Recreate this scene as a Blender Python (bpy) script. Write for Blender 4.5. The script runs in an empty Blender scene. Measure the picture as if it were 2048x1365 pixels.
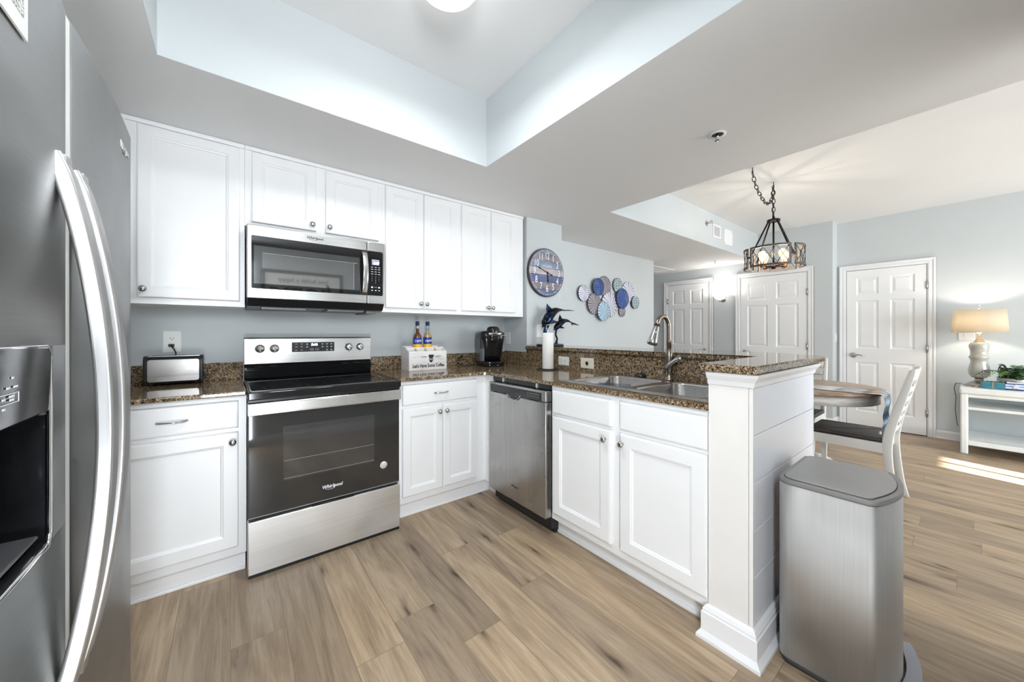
import bpy, bmesh, math, random
from mathutils import Vector, Matrix
R = math.radians
S = bpy.context.scene
C = S.collection
random.seed(7)

# ------------------------------------------------------------------ camera
cam = bpy.data.cameras.new('camera'); cam_o = bpy.data.objects.new('camera', cam); C.objects.link(cam_o)
cam.sensor_width = 36.0; cam.lens = 720.56 / 2048 * 36.0; cam.shift_y = -16.1 / 2048
cam.clip_start = 0.02; cam.clip_end = 60
cam_o.location = (0, 0, 1.2); cam_o.rotation_euler = (R(90), 0, R(-38.0))
S.camera = cam_o

# ------------------------------------------------------------------ world, sun, daylight, exposure
W = bpy.data.worlds.new('world'); S.world = W; W.use_nodes = True
wn = W.node_tree.nodes; wl = W.node_tree.links
bgd = wn['Background']
sky = wn.new('ShaderNodeTexSky'); sky.sky_type = 'PREETHAM' if False else 'HOSEK_WILKIE'
sky.sun_direction = Vector((-0.22, -1, 0.47)).normalized(); sky.turbidity = 2.5
wl.new(sky.outputs[0], bgd.inputs[0]); bgd.inputs[1].default_value = 1.0

def lamp(name, kind, loc, power, col=(1, 1, 1), direction=None, **kw):
    l = bpy.data.lights.new(name, kind); l.energy = power; l.color = col
    for k, v in kw.items(): setattr(l, k, v)
    o = bpy.data.objects.new(name, l); C.objects.link(o); o.location = loc
    if direction: o.rotation_euler = Vector(direction).to_track_quat('-Z', 'Y').to_euler()
    return o

lamp('sun', 'SUN', (4, -8, 6), 32.0, (1.0, 0.985, 0.96), (0.22, 1.0, -0.444), angle=R(0.5))
# daylight that the big sliding window and its white drapes let into the living room
lamp('window_daylight', 'AREA', (3.7, -4.02, 1.15), 140, (0.85, 0.93, 1.0), (0, 1, 0), shape='RECTANGLE', size=4.2, size_y=1.9)
# two fill lamps added behind the camera to brighten the kitchen
lamp('added_fill_high', 'AREA', (-0.025, -0.33, 1.78), 20, (0.89, 0.95, 1.0), (0.10, 1, -0.18), shape='RECTANGLE', size=0.40, size_y=0.5)
lamp('added_fill_low', 'AREA', (-0.025, -0.33, 0.33), 13, (0.89, 0.95, 1.0), (0.10, 1, 0.05), shape='RECTANGLE', size=0.40, size_y=0.5)
S.view_settings.view_transform = 'Standard'; S.view_settings.look = 'None'
S.view_settings.gamma = 1.0; S.view_settings.use_curve_mapping = False
S.view_settings.exposure = 0.80
S.cycles.max_bounces = 10; S.cycles.diffuse_bounces = 6; S.cycles.glossy_bounces = 5
S.cycles.transmission_bounces = 6; S.cycles.sample_clamp_indirect = 6.0
S.cycles.caustics_reflective = False; S.cycles.caustics_refractive = False

# ------------------------------------------------------------------ materials
MATS = {}
def newmat(name):
    m = bpy.data.materials.new(name); m.use_nodes = True
    MATS[name] = m
    nt = m.node_tree
    return m, nt, nt.nodes, nt.links, nt.nodes['Principled BSDF']

def coords(n, l, scale=(1, 1, 1)):
    tc = n.new('ShaderNodeTexCoord'); mp = n.new('ShaderNodeMapping')
    l.new(tc.outputs['Object'], mp.inputs['Vector']); mp.inputs['Scale'].default_value = scale
    return mp.outputs['Vector']

def ramp(n, stops, interp='LINEAR'):
    r = n.new('ShaderNodeValToRGB'); e = r.color_ramp.elements; r.color_ramp.interpolation = interp
    while len(e) < len(stops): e.new(0.5)
    for i, (p, c) in enumerate(stops):
        e[i].position = p; e[i].color = (c[0], c[1], c[2], 1)
    return r

def plain(name, col, rough=0.5, metal=0.0, var=0.03, scale=(6, 6, 6), bump=0.0, spec=None, emit=None, strength=0.0, coat=0.0):
    """a colour with a slight noise in tone and gloss"""
    m, nt, n, l, b = newmat(name)
    v = coords(n, l, scale)
    t = n.new('ShaderNodeTexNoise'); t.inputs['Scale'].default_value = 1.0; t.inputs['Detail'].default_value = 3
    l.new(v, t.inputs['Vector'])
    lo = [max(0, c * (1 - var)) for c in col]; hi = [min(1, c * (1 + var)) for c in col]
    r = ramp(n, [(0.3, lo), (0.7, hi)]); l.new(t.outputs['Fac'], r.inputs[0]); l.new(r.outputs[0], b.inputs['Base Color'])
    b.inputs['Roughness'].default_value = rough; b.inputs['Metallic'].default_value = metal
    if spec is not None: b.inputs['Specular IOR Level'].default_value = spec
    if coat: b.inputs['Coat Weight'].default_value = coat; b.inputs['Coat Roughness'].default_value = 0.05
    if bump:
        bp = n.new('ShaderNodeBump'); bp.inputs['Strength'].default_value = bump; bp.inputs['Distance'].default_value = 0.002
        l.new(t.outputs['Fac'], bp.inputs['Height']); l.new(bp.outputs[0], b.inputs['Normal'])
    if emit: b.inputs['Emission Color'].default_value = (*emit, 1); b.inputs['Emission Strength'].default_value = strength
    return m

def steel(name, col, rough, stretch, var=0.08):
    m, nt, n, l, b = newmat(name)
    v = coords(n, l, stretch)
    t = n.new('ShaderNodeTexNoise'); t.inputs['Scale'].default_value = 1; t.inputs['Detail'].default_value = 4
    l.new(v, t.inputs['Vector'])
    v2 = coords(n, l, (3, 3, 3)); t2 = n.new('ShaderNodeTexNoise'); t2.inputs['Scale'].default_value = 1.2; l.new(v2, t2.inputs['Vector'])
    mr = n.new('ShaderNodeMapRange'); mr.inputs[1].default_value = 0.3; mr.inputs[2].default_value = 0.7
    mr.inputs[3].default_value = rough * 0.85; mr.inputs[4].default_value = rough * 1.25
    ad = n.new('ShaderNodeMath'); ad.operation = 'MULTIPLY_ADD'; ad.inputs[1].default_value = 0.5; ad.inputs[2].default_value = 0.25
    l.new(t.outputs['Fac'], ad.inputs[0]); l.new(t2.outputs['Fac'], mr.inputs[0]); l.new(mr.outputs[0], b.inputs['Roughness'])
    r = ramp(n, [(0.35, [c * (1 - var) for c in col]), (0.65, [min(1, c * (1 + var)) for c in col])])
    l.new(t.outputs['Fac'], r.inputs[0]); l.new(r.outputs[0], b.inputs['Base Color'])
    b.inputs['Metallic'].default_value = 1.0
    return m

def granite():
    m, nt, n, l, b = newmat('granite')
    v = coords(n, l)
    a = n.new('ShaderNodeTexVoronoi'); a.inputs['Scale'].default_value = 270; a.inputs['Randomness'].default_value = 1
    wob = n.new('ShaderNodeTexNoise'); wob.inputs['Scale'].default_value = 60; wob.inputs['Detail'].default_value = 3
    l.new(v, wob.inputs['Vector'])
    mx = n.new('ShaderNodeVectorMath'); mx.operation = 'MULTIPLY_ADD'; mx.inputs[1].default_value = (0.012,) * 3
    l.new(wob.outputs['Color'], mx.inputs[0]); l.new(v, mx.inputs[2]); l.new(mx.outputs[0], a.inputs['Vector'])
    hs = n.new('ShaderNodeSeparateColor'); l.new(a.outputs['Color'], hs.inputs[0])
    r = ramp(n, [(0.0, (0.012, 0.010, 0.009)), (0.27, (0.035, 0.022, 0.014)), (0.33, (0.16, 0.10, 0.052)), (0.55, (0.30, 0.205, 0.115)), (0.8, (0.42, 0.31, 0.19)), (1.0, (0.56, 0.46, 0.33))])
    l.new(hs.outputs[0], r.inputs[0])
    t = n.new('ShaderNodeTexNoise'); t.inputs['Scale'].default_value = 60; t.inputs['Detail'].default_value = 4; l.new(v, t.inputs['Vector'])
    r2 = ramp(n, [(0.40, (0.25, 0.22, 0.2)), (0.52, (1, 1, 1))]); l.new(t.outputs['Fac'], r2.inputs[0])
    mm = n.new('ShaderNodeMix'); mm.data_type = 'RGBA'; mm.blend_type = 'MULTIPLY'; mm.inputs[0].default_value = 0.75
    l.new(r.outputs[0], mm.inputs[6]); l.new(r2.outputs[0], mm.inputs[7]); l.new(mm.outputs[2], b.inputs['Base Color'])
    b.inputs['Roughness'].default_value = 0.07; b.inputs['Specular IOR Level'].default_value = 0.6
    return m

def planks():
    m, nt, n, l, b = newmat('oak_planks')
    tc = n.new('ShaderNodeTexCoord'); sp = n.new('ShaderNodeSeparateXYZ'); l.new(tc.outputs['Object'], sp.inputs[0])
    cb = n.new('ShaderNodeCombineXYZ'); l.new(sp.outputs[0], cb.inputs[1])
    rw = n.new('ShaderNodeMath'); rw.operation = 'DIVIDE'; rw.inputs[1].default_value = 0.178; l.new(sp.outputs[0], rw.inputs[0])
    fl = n.new('ShaderNodeMath'); fl.operation = 'FLOOR'; l.new(rw.outputs[0], fl.inputs[0])
    wn_ = n.new('ShaderNodeTexWhiteNoise'); wn_.noise_dimensions = '1D'; l.new(fl.outputs[0], wn_.inputs['W'])
    sh = n.new('ShaderNodeMath'); sh.operation = 'MULTIPLY_ADD'; sh.inputs[1].default_value = 1.22; l.new(wn_.outputs['Value'], sh.inputs[0]); l.new(sp.outputs[1], sh.inputs[2]); l.new(sh.outputs[0], cb.inputs[0])
    br = n.new('ShaderNodeTexBrick'); l.new(cb.outputs[0], br.inputs['Vector'])
    br.inputs['Scale'].default_value = 1.0; br.inputs['Brick Width'].default_value = 1.22; br.inputs['Row Height'].default_value = 0.178
    br.inputs['Mortar Size'].default_value = 0.0012; br.inputs['Mortar Smooth'].default_value = 0.3
    br.inputs['Color1'].default_value = (0, 0, 0, 1); br.inputs['Color2'].default_value = (1, 1, 1, 1); br.inputs['Mortar'].default_value = (0.5, 0.5, 0.5, 1)
    br.offset = 0.0; br.offset_frequency = 2; br.squash = 1.0
    # grain, different in each plank
    of = n.new('ShaderNodeVectorMath'); of.operation = 'MULTIPLY_ADD'; of.inputs[1].default_value = (17, 9, 5)
    l.new(br.outputs['Color'], of.inputs[0]); l.new(tc.outputs['Object'], of.inputs[2])
    def noise(scale, detail, dist=0.0, rough=0.55):
        mp = n.new('ShaderNodeMapping'); mp.inputs['Scale'].default_value = scale; l.new(of.outputs[0], mp.inputs['Vector'])
        t = n.new('ShaderNodeTexNoise'); t.inputs['Scale'].default_value = 1; t.inputs['Detail'].default_value = detail
        t.inputs['Distortion'].default_value = dist; t.inputs['Roughness'].default_value = rough; l.new(mp.outputs[0], t.inputs['Vector']); return t
    broad = noise((9, 1.0, 1), 4, 2.2); fine = noise((75, 3.0, 1), 6, 1.2, 0.65); knot = noise((7.5, 1.7, 1), 4, 2.2)
    base = ramp(n, [(0.26, (0.23, 0.172, 0.124)), (0.38, (0.36, 0.265, 0.178)), (0.55, (0.455, 0.342, 0.230)), (0.75, (0.55, 0.43, 0.305))])
    l.new(broad.outputs['Fac'], base.inputs[0])
    tint = ramp(n, [(0.0, (0.76, 0.76, 0.78)), (0.5, (0.95, 0.95, 0.95)), (1.0, (1.10, 1.08, 1.04))]); l.new(br.outputs['Color'], tint.inputs[0])
    gr = ramp(n, [(0.32, (0.76, 0.74, 0.72)), (0.58, (1.03, 1.02, 1.01))]); l.new(fine.outputs['Fac'], gr.inputs[0])
    mpk = n.new('ShaderNodeMapping'); mpk.inputs['Scale'].default_value = (5.2, 1.15, 1); l.new(of.outputs[0], mpk.inputs['Vector'])
    wk = n.new('ShaderNodeVectorMath'); wk.operation = 'MULTIPLY_ADD'; wk.inputs[1].default_value = (0.22, 0.30, 0); l.new(knot.outputs['Color'], wk.inputs[0]); l.new(mpk.outputs[0], wk.inputs[2])
    vk = n.new('ShaderNodeTexVoronoi'); vk.inputs['Scale'].default_value = 1.0; vk.voronoi_dimensions = '2D'; l.new(wk.outputs[0], vk.inputs['Vector'])
    kn = ramp(n, [(0.015, (0.22, 0.19, 0.18)), (0.045, (0.55, 0.52, 0.51)), (0.10, (0.88, 0.87, 0.86)), (0.22, (1, 1, 1))]); l.new(vk.outputs['Distance'], kn.inputs[0])
    def mul(a, c):
        x = n.new('ShaderNodeMix'); x.data_type = 'RGBA'; x.blend_type = 'MULTIPLY'; x.inputs[0].default_value = 1
        l.new(a, x.inputs[6]); l.new(c, x.inputs[7]); return x.outputs[2]
    col = mul(mul(mul(base.outputs[0], tint.outputs[0]), gr.outputs[0]), kn.outputs[0])
    seam = n.new('ShaderNodeMix'); seam.data_type = 'RGBA'; seam.inputs[7].default_value = (0.20, 0.145, 0.10, 1)
    l.new(br.outputs['Fac'], seam.inputs[0]); l.new(col, seam.inputs[6]); l.new(seam.outputs[2], b.inputs['Base Color'])
    b.inputs['Roughness'].default_value = 0.42; b.inputs['Specular IOR Level'].default_value = 0.45
    bp = n.new('ShaderNodeBump'); bp.inputs['Strength'].default_value = 0.12; bp.inputs['Distance'].default_value = 0.001
    l.new(fine.outputs['Fac'], bp.inputs['Height']); l.new(bp.outputs[0], b.inputs['Normal'])
    return m

def grainwood(name, stops, scale, rough=0.45, coat=0.0):
    m, nt, n, l, b = newmat(name)
    t = n.new('ShaderNodeTexNoise'); t.inputs['Scale'].default_value = 1; t.inputs['Detail'].default_value = 5; t.inputs['Distortion'].default_value = 0.8
    l.new(coords(n, l, scale), t.inputs['Vector'])
    r = ramp(n, stops); l.new(t.outputs['Fac'], r.inputs[0]); l.new(r.outputs[0], b.inputs['Base Color']); b.inputs['Roughness'].default_value = rough
    if coat: b.inputs['Coat Weight'].default_value = coat
    return m

def glass(name, col, rough=0.0, ior=1.45):
    m, nt, n, l, b = newmat(name)
    b.inputs['Base Color'].default_value = (*col, 1); b.inputs['Transmission Weight'].default_value = 1.0
    b.inputs['Roughness'].default_value = rough; b.inputs['IOR'].default_value = ior
    return m

def clearpane(name, tint=(1, 1, 1), gloss=0.12):
    """a thin pane: mostly see-through with a sharp sheen"""
    m, nt, n, l, b = newmat(name); out = n['Material Output']
    t = n.new('ShaderNodeBsdfTransparent'); t.inputs[0].default_value = (*tint, 1)
    g = n.new('ShaderNodeBsdfGlossy'); g.inputs['Roughness'].default_value = 0.02
    mx = n.new('ShaderNodeMixShader'); mx.inputs[0].default_value = gloss
    l.new(t.outputs[0], mx.inputs[1]); l.new(g.outputs[0], mx.inputs[2]); l.new(mx.outputs[0], out.inputs[0])
    return m

def clear_bulb(name, col, strength):
    m, nt, n, l, b = newmat(name); out = n['Material Output']
    t = n.new('ShaderNodeBsdfTransparent'); t.inputs[0].default_value = (1, 0.97, 0.9, 1)
    e = n.new('ShaderNodeEmission'); e.inputs[0].default_value = (*col, 1); e.inputs[1].default_value = strength
    a = n.new('ShaderNodeAddShader'); l.new(t.outputs[0], a.inputs[0]); l.new(e.outputs[0], a.inputs[1]); l.new(a.outputs[0], out.inputs[0])
    return m

def glow(name, col, strength):
    m, nt, n, l, b = newmat(name)
    b.inputs['Base Color'].default_value = (0.9, 0.9, 0.9, 1) if strength > 1 else (0.25, 0.27, 0.3, 1)
    b.inputs['Emission Color'].default_value = (*col, 1); b.inputs['Emission Strength'].default_value = strength
    return m

def fabric_shade(name, col):
    m, nt, n, l, b = newmat(name); out = n['Material Output']
    w = n.new('ShaderNodeTexNoise'); w.inputs['Scale'].default_value = 1; l.new(coords(n, l, (120, 120, 500)), w.inputs['Vector'])
    r = ramp(n, [(0.3, [c * 0.85 for c in col]), (0.7, col)]); l.new(w.outputs['Fac'], r.inputs[0])
    d = n.new('ShaderNodeBsdfDiffuse'); t = n.new('ShaderNodeBsdfTranslucent'); mx = n.new('ShaderNodeMixShader'); mx.inputs[0].default_value = 0.5
    l.new(r.outputs[0], d.inputs[0]); l.new(r.outputs[0], t.inputs[0]); l.new(d.outputs[0], mx.inputs[1]); l.new(t.outputs[0], mx.inputs[2]); l.new(mx.outputs[0], out.inputs[0])
    return m

def bands(name, axis, stops, rough=0.6, lo=-1.0, hi=1.0, noise=0.0, nscale=(8, 8, 8), interp='CONSTANT'):
    """flat printed bands along one object axis"""
    m, nt, n, l, b = newmat(name)
    tc = n.new('ShaderNodeTexCoord'); sp = n.new('ShaderNodeSeparateXYZ'); l.new(tc.outputs['Object'], sp.inputs[0])
    mr = n.new('ShaderNodeMapRange'); mr.inputs[1].default_value = lo; mr.inputs[2].default_value = hi
    if axis == 'yz':
        yz = n.new('ShaderNodeMath'); yz.operation = 'ADD'; l.new(sp.outputs[1], yz.inputs[0]); l.new(sp.outputs[2], yz.inputs[1]); l.new(yz.outputs[0], mr.inputs[0])
    else: l.new(sp.outputs[axis], mr.inputs[0])
    r = ramp(n, stops, interp); src = mr.outputs[0]
    t = n.new('ShaderNodeTexNoise'); t.inputs['Scale'].default_value = 1; t.inputs['Detail'].default_value = 4; l.new(coords(n, l, nscale), t.inputs['Vector'])
    l.new(src, r.inputs[0])
    g = ramp(n, [(0.3, (1 - noise,) * 3), (0.65, (1 + noise * 0.4,) * 3)]); l.new(t.outputs['Fac'], g.inputs[0])
    x = n.new('ShaderNodeMix'); x.data_type = 'RGBA'; x.blend_type = 'MULTIPLY'; x.inputs[0].default_value = 1
    l.new(r.outputs[0], x.inputs[6]); l.new(g.outputs[0], x.inputs[7]); l.new(x.outputs[2], b.inputs['Base Color']); b.inputs['Roughness'].default_value = rough
    return m

def flower_disc(name, col, line, petals, cells=False):
    """painted metal disc: dark rays (or a net of cells) pressed into a colour; x and z are the disc's plane"""
    m, nt, n, l, b = newmat(name)
    tc = n.new('ShaderNodeTexCoord'); sp = n.new('ShaderNodeSeparateXYZ'); l.new(tc.outputs['Object'], sp.inputs[0])
    if cells:
        vo = n.new('ShaderNodeTexVoronoi'); vo.feature = 'DISTANCE_TO_EDGE'; vo.voronoi_dimensions = '2D'; vo.inputs['Scale'].default_value = 30; vo.inputs['Randomness'].default_value = 0.55
        xz = n.new('ShaderNodeCombineXYZ'); l.new(sp.outputs[0], xz.inputs[0]); l.new(sp.outputs[2], xz.inputs[1]); l.new(xz.outputs[0], vo.inputs['Vector']); r = ramp(n, [(0.05, line), (0.13, col), (1, col)]); l.new(vo.outputs['Distance'], r.inputs[0])
    else:
        at = n.new('ShaderNodeMath'); at.operation = 'ARCTAN2'; l.new(sp.outputs[2], at.inputs[0]); l.new(sp.outputs[0], at.inputs[1])
        ml = n.new('ShaderNodeMath'); ml.operation = 'MULTIPLY'; ml.inputs[1].default_value = petals; l.new(at.outputs[0], ml.inputs[0])
        co = n.new('ShaderNodeMath'); co.operation = 'COSINE'; l.new(ml.outputs[0], co.inputs[0])
        mr = n.new('ShaderNodeMapRange'); mr.inputs[1].default_value = -1; mr.inputs[2].default_value = 1; l.new(co.outputs[0], mr.inputs[0])
        r = ramp(n, [(0.06, line), (0.20, col), (1, col)]); l.new(mr.outputs[0], r.inputs[0])
    l.new(r.outputs[0], b.inputs['Base Color']); b.inputs['Roughness'].default_value = 0.4; b.inputs['Metallic'].default_value = 0.1
    return m

wall_m = plain('pale_blue_grey_paint', (0.57, 0.602, 0.612), 0.7, var=0.015, scale=(2, 2, 2))
ceil_m = plain('white_ceiling_paint', (0.80, 0.80, 0.80), 0.8, var=0.01, scale=(2, 2, 2))
trim_m = plain('white_trim_paint', (0.84, 0.84, 0.85), 0.35, var=0.01)
cab_m = plain('white_cabinet_paint', (0.86, 0.86, 0.865), 0.33, var=0.01)
cream_m = plain('warm_white_paint', (0.80, 0.775, 0.75), 0.45, var=0.02)
ship_m = plain('lilac_white_paint', (0.76, 0.765, 0.80), 0.35, var=0.02)
door_m = plain('white_door_paint', (0.86, 0.86, 0.865), 0.4, var=0.01)
floor_m = planks()
granite_m = granite()
steel_h = steel('brushed_steel_along_x', (0.56, 0.555, 0.54), 0.30, (2, 60, 260))
steel_v = steel('brushed_steel_along_z', (0.56, 0.555, 0.55), 0.26, (160, 160, 2))
steel_y = steel('brushed_steel_along_y', (0.52, 0.515, 0.505), 0.28, (60, 2, 260))
fridge_m = steel('fridge_steel', (0.27, 0.27, 0.267), 0.40, (160, 3, 500), 0.03)
bin_m = steel('bin_steel', (0.56, 0.55, 0.535), 0.58, (200, 200, 2), 0.03)
chrome_m = plain('polished_nickel', (0.52, 0.51, 0.50), 0.16, 1.0, var=0.03)
bright_m = plain('bright_chrome', (0.85, 0.85, 0.85), 0.08, 1.0, var=0.02)
bronze_m = steel('brushed_bronze_nickel', (0.27, 0.225, 0.19), 0.24, (150, 150, 3))
sink_m = steel('sink_steel', (0.43, 0.415, 0.40), 0.22, (3, 80, 80))
black_glass = plain('black_glass', (0.012, 0.012, 0.013), 0.04, var=0.1, spec=0.7)
oven_glass = plain('smoked_oven_glass', (0.062, 0.062, 0.062), 0.045, 0.6, var=0.04, spec=0.9)
oven_window = plain('oven_window_glass', (0.10, 0.10, 0.10), 0.045, 0.6, var=0.08, scale=(3, 3, 3), spec=0.9)
mw_window = plain('meshed_microwave_glass', (0.38, 0.38, 0.38), 0.04, 0.85, var=0.04, scale=(200, 200, 200), spec=1.0)
mw_frame = plain('microwave_inner_grey', (0.22, 0.22, 0.222), 0.05, 0.8, var=0.04, spec=1.0)
black_m = plain('black_plastic', (0.012, 0.012, 0.013), 0.3, var=0.1)
gloss_black = plain('glossy_black_plastic', (0.008, 0.008, 0.009), 0.08, var=0.1, spec=0.6)
dark_m = plain('dark_grey_plastic', (0.05, 0.05, 0.052), 0.4, var=0.1)
grey_m = plain('grey_plastic', (0.30, 0.30, 0.31), 0.4, var=0.05)
white_m = plain('white_plastic', (0.82, 0.82, 0.80), 0.35, var=0.01)
ivory_m = plain('ivory_plastic', (0.80, 0.75, 0.64), 0.4, var=0.02)
ink_m = plain('black_ink', (0.01, 0.01, 0.01), 0.5, var=0.1)
light_ink = plain('light_print', (0.75, 0.76, 0.78), 0.4, var=0.02)
digit_m = glow('lit_digits', (0.75, 0.88, 1.0), 2.2)
lcd_m = glow('lit_display', (0.33, 0.37, 0.44), 0.25)
dome_m = glow('lit_dome_glass', (0.97, 0.985, 1.0), 3.6)
iron_m = plain('black_iron', (0.012, 0.011, 0.011), 0.45, 0.6, var=0.1)
paper_m = plain('paper_towel', (0.86, 0.84, 0.82), 0.9, var=0.02, scale=(60, 60, 60), bump=0.2)
chair_m = plain('white_chair_paint', (0.66, 0.645, 0.61), 0.4, var=0.02)
seat_m = grainwood('dark_seat_wood', [(0.3, (0.008, 0.006, 0.007)), (0.55, (0.022, 0.017, 0.018)), (0.75, (0.075, 0.058, 0.055))], (70, 5, 30), 0.42)
table_m = grainwood('table_top_wood', [(0.3, (0.20, 0.125, 0.075)), (0.5, (0.33, 0.22, 0.145)), (0.7, (0.46, 0.35, 0.26))], (30, 3, 30), 0.34)
apron_m = grainwood('washed_apron_wood', [(0.3, (0.42, 0.39, 0.35)), (0.55, (0.62, 0.60, 0.57)), (0.75, (0.74, 0.73, 0.71))], (6, 6, 60), 0.45)
console_m = plain('distressed_white_paint', (0.80, 0.83, 0.83), 0.45, var=0.04, scale=(14, 14, 5))
drum_m = grainwood('weathered_wood', [(0.3, (0.05, 0.038, 0.028)), (0.6, (0.12, 0.095, 0.072)), (0.8, (0.22, 0.19, 0.16))], (20, 20, 60), 0.6)
pine_m = grainwood('raw_pine', [(0.3, (0.66, 0.52, 0.35)), (0.6, (0.78, 0.66, 0.48)), (0.8, (0.85, 0.75, 0.6))], (60, 12, 60), 0.6)
boxw_m = grainwood('whitewashed_boards', [(0.24, (0.45, 0.38, 0.36)), (0.36, (0.78, 0.74, 0.73)), (0.6, (0.86, 0.84, 0.83))], (7, 40, 60), 0.6)
shade_m = fabric_shade('linen_shade', (0.80, 0.73, 0.61))

# ------------------------------------------------------------------ builders
OFF = {}
class G:
    """collects shapes in one bmesh; T maps the shape's own axes to the world"""
    def __init__(s, T=None): s.bm = bmesh.new(); s.T = T or Matrix.Identity(4); s.mi = 0; s.sm = set()
    def _add(s, verts, faces, smooth=False):
        vs = [s.bm.verts.new(s.T @ Vector(v)) for v in verts]; out = []
        for f in faces:
            try: fc = s.bm.faces.new([vs[i] for i in f])
            except ValueError: continue
            fc.material_index = s.mi; fc.smooth = smooth; out.append(fc)
        return vs, out
    def box(s, x0, x1, y0, y1, z0, z1, bev=0.0, seg=2):
        vs, fs = s._add([(x, y, z) for x in (x0, x1) for y in (y0, y1) for z in (z0, z1)],
                        [(0, 1, 3, 2), (4, 6, 7, 5), (0, 4, 5, 1), (2, 3, 7, 6), (0, 2, 6, 4), (1, 5, 7, 3)])
        if bev:
            es = list({e for f in fs for e in f.edges})
            r = bmesh.ops.bevel(s.bm, geom=es, offset=bev, segments=seg, profile=0.5, affect='EDGES')
            for f in r['faces']: f.material_index = s.mi; f.smooth = True
        return s
    def prism(s, poly, a0, a1, axis=2, bev=0.0, smooth=False):
        """polygon in the two other axes (x,y | y,z | x,z) pushed along axis"""
        def P(p, a): return {2: (p[0], p[1], a), 0: (a, p[0], p[1]), 1: (p[0], a, p[1])}[axis]
        n = len(poly); vs = [P(p, a0) for p in poly] + [P(p, a1) for p in poly]
        fs = [tuple(range(n))[::-1], tuple(range(n, 2 * n))]
        v, f = s._add(vs, fs); bv = [s.bm.verts.index_update()]
        sides = []
        for i in range(n):
            j = (i + 1) % n
            try: q = s.bm.faces.new((v[i], v[j], v[n + j], v[n + i])); q.material_index = s.mi; q.smooth = smooth; sides.append(q)
            except ValueError: pass
        if bev:
            es = list({e for fc in f for e in fc.edges})
            r = bmesh.ops.bevel(s.bm, geom=es, offset=bev, segments=2, profile=0.5, affect='EDGES')
            for q in r['faces']: q.material_index = s.mi; q.smooth = True
        return s
    def lathe(s, prof, c=(0, 0, 0), seg=32, axis='z', smooth=True):
        vs, fs = [], []; n = len(prof)
        for i in range(seg):
            a = 2 * math.pi * i / seg; ca, sa = math.cos(a), math.sin(a)
            for r, h in prof:
                r = max(r, 1e-5)
                p = {'z': (r * ca, r * sa, h), 'y': (r * ca, h, r * sa), 'x': (h, r * ca, r * sa)}[axis]
                vs.append((p[0] + c[0], p[1] + c[1], p[2] + c[2]))
        for i in range(seg):
            j = (i + 1) % seg
            for k in range(n - 1): fs.append((i * n + k, j * n + k, j * n + k + 1, i * n + k + 1))
        v, f = s._add(vs, fs, smooth)
        bmesh.ops.remove_doubles(s.bm, verts=v, dist=2e-5)
        return s
    def tube(s, pts, r, seg=10, closed=False, cap=True, flat=1.0, smooth=True):
        """round (or flattened) tube along points; r is one radius or one per point"""
        P = [Vector(p) for p in pts]; n = len(P); rs = r if isinstance(r, (list, tuple)) else [r] * n
        vs, fs = [], []; up = None
        for i in range(n):
            a, b = (P[i - 1], P[(i + 1) % n]) if closed else (P[max(i - 1, 0)], P[min(i + 1, n - 1)])
            t = (b - a).normalized()
            if up is None:
                up = Vector((0, 0, 1)) if abs(t.z) < 0.9 else Vector((1, 0, 0))
            u = (up - t * up.dot(t)).normalized(); w = t.cross(u); up = u
            for k in range(seg):
                q = 2 * math.pi * k / seg
                vs.append(P[i] + (u * math.cos(q) + w * math.sin(q) * flat) * rs[i])
        m = n if closed else n - 1
        for i in range(m):
            j = (i + 1) % n
            for k in range(seg): fs.append((i * seg + k, i * seg + (k + 1) % seg, j * seg + (k + 1) % seg, j * seg + k))
        if cap and not closed: fs += [tuple(range(seg))[::-1], tuple(range((n - 1) * seg, n * seg))]
        s._add(vs, fs, smooth); return s
    def sweep(s, pts, sect, normal, smooth=False, scales=None):
        """a closed section (u along normal, w across) swept along points lying in one plane; normal is that plane's normal"""
        P = [Vector(p) for p in pts]; n = len(P); N = Vector(normal).normalized(); k = len(sect); vs, fs = [], []
        for i in range(n):
            t = (P[min(i + 1, n - 1)] - P[max(i - 1, 0)]).normalized(); w = t.cross(N); sc = scales[i] if scales else 1
            for a, b in sect: vs.append(P[i] + N * a * sc + w * b * sc)
        for i in range(n - 1):
            for q in range(k): fs.append((i * k + q, i * k + (q + 1) % k, (i + 1) * k + (q + 1) % k, (i + 1) * k + q))
        fs += [tuple(range(k))[::-1], tuple(range((n - 1) * k, n * k))]
        s._add(vs, fs, smooth); return s
    def rings(s, rects, close=True):
        """concentric rectangles (x0,x1,y0,y1,z) joined in order; the last one closed"""
        vs, fs = [], []
        for x0, x1, y0, y1, z in rects: vs += [(x0, y0, z), (x1, y0, z), (x1, y1, z), (x0, y1, z)]
        for i in range(len(rects) - 1):
            for k in range(4): fs.append((4 * i + k, 4 * i + (k + 1) % 4, 4 * i + 4 + (k + 1) % 4, 4 * i + 4 + k))
        if close: b = 4 * (len(rects) - 1); fs.append((b, b + 1, b + 2, b + 3))
        s._add(vs, fs); return s
    def grid(s, f, nu, nv, thick=None, smooth=True):
        vs = [f(i / nu, j / nv) for i in range(nu + 1) for j in range(nv + 1)]
        fs = [(i * (nv + 1) + j, (i + 1) * (nv + 1) + j, (i + 1) * (nv + 1) + j + 1, i * (nv + 1) + j + 1) for i in range(nu) for j in range(nv)]
        v, f2 = s._add(vs, fs, smooth)
        if thick:
            s.bm.normal_update()
            r = bmesh.ops.solidify(s.bm, geom=f2, thickness=thick)
            for q in r['geom']:
                if isinstance(q, bmesh.types.BMFace): q.material_index = s.mi; q.smooth = smooth
        return s
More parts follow.
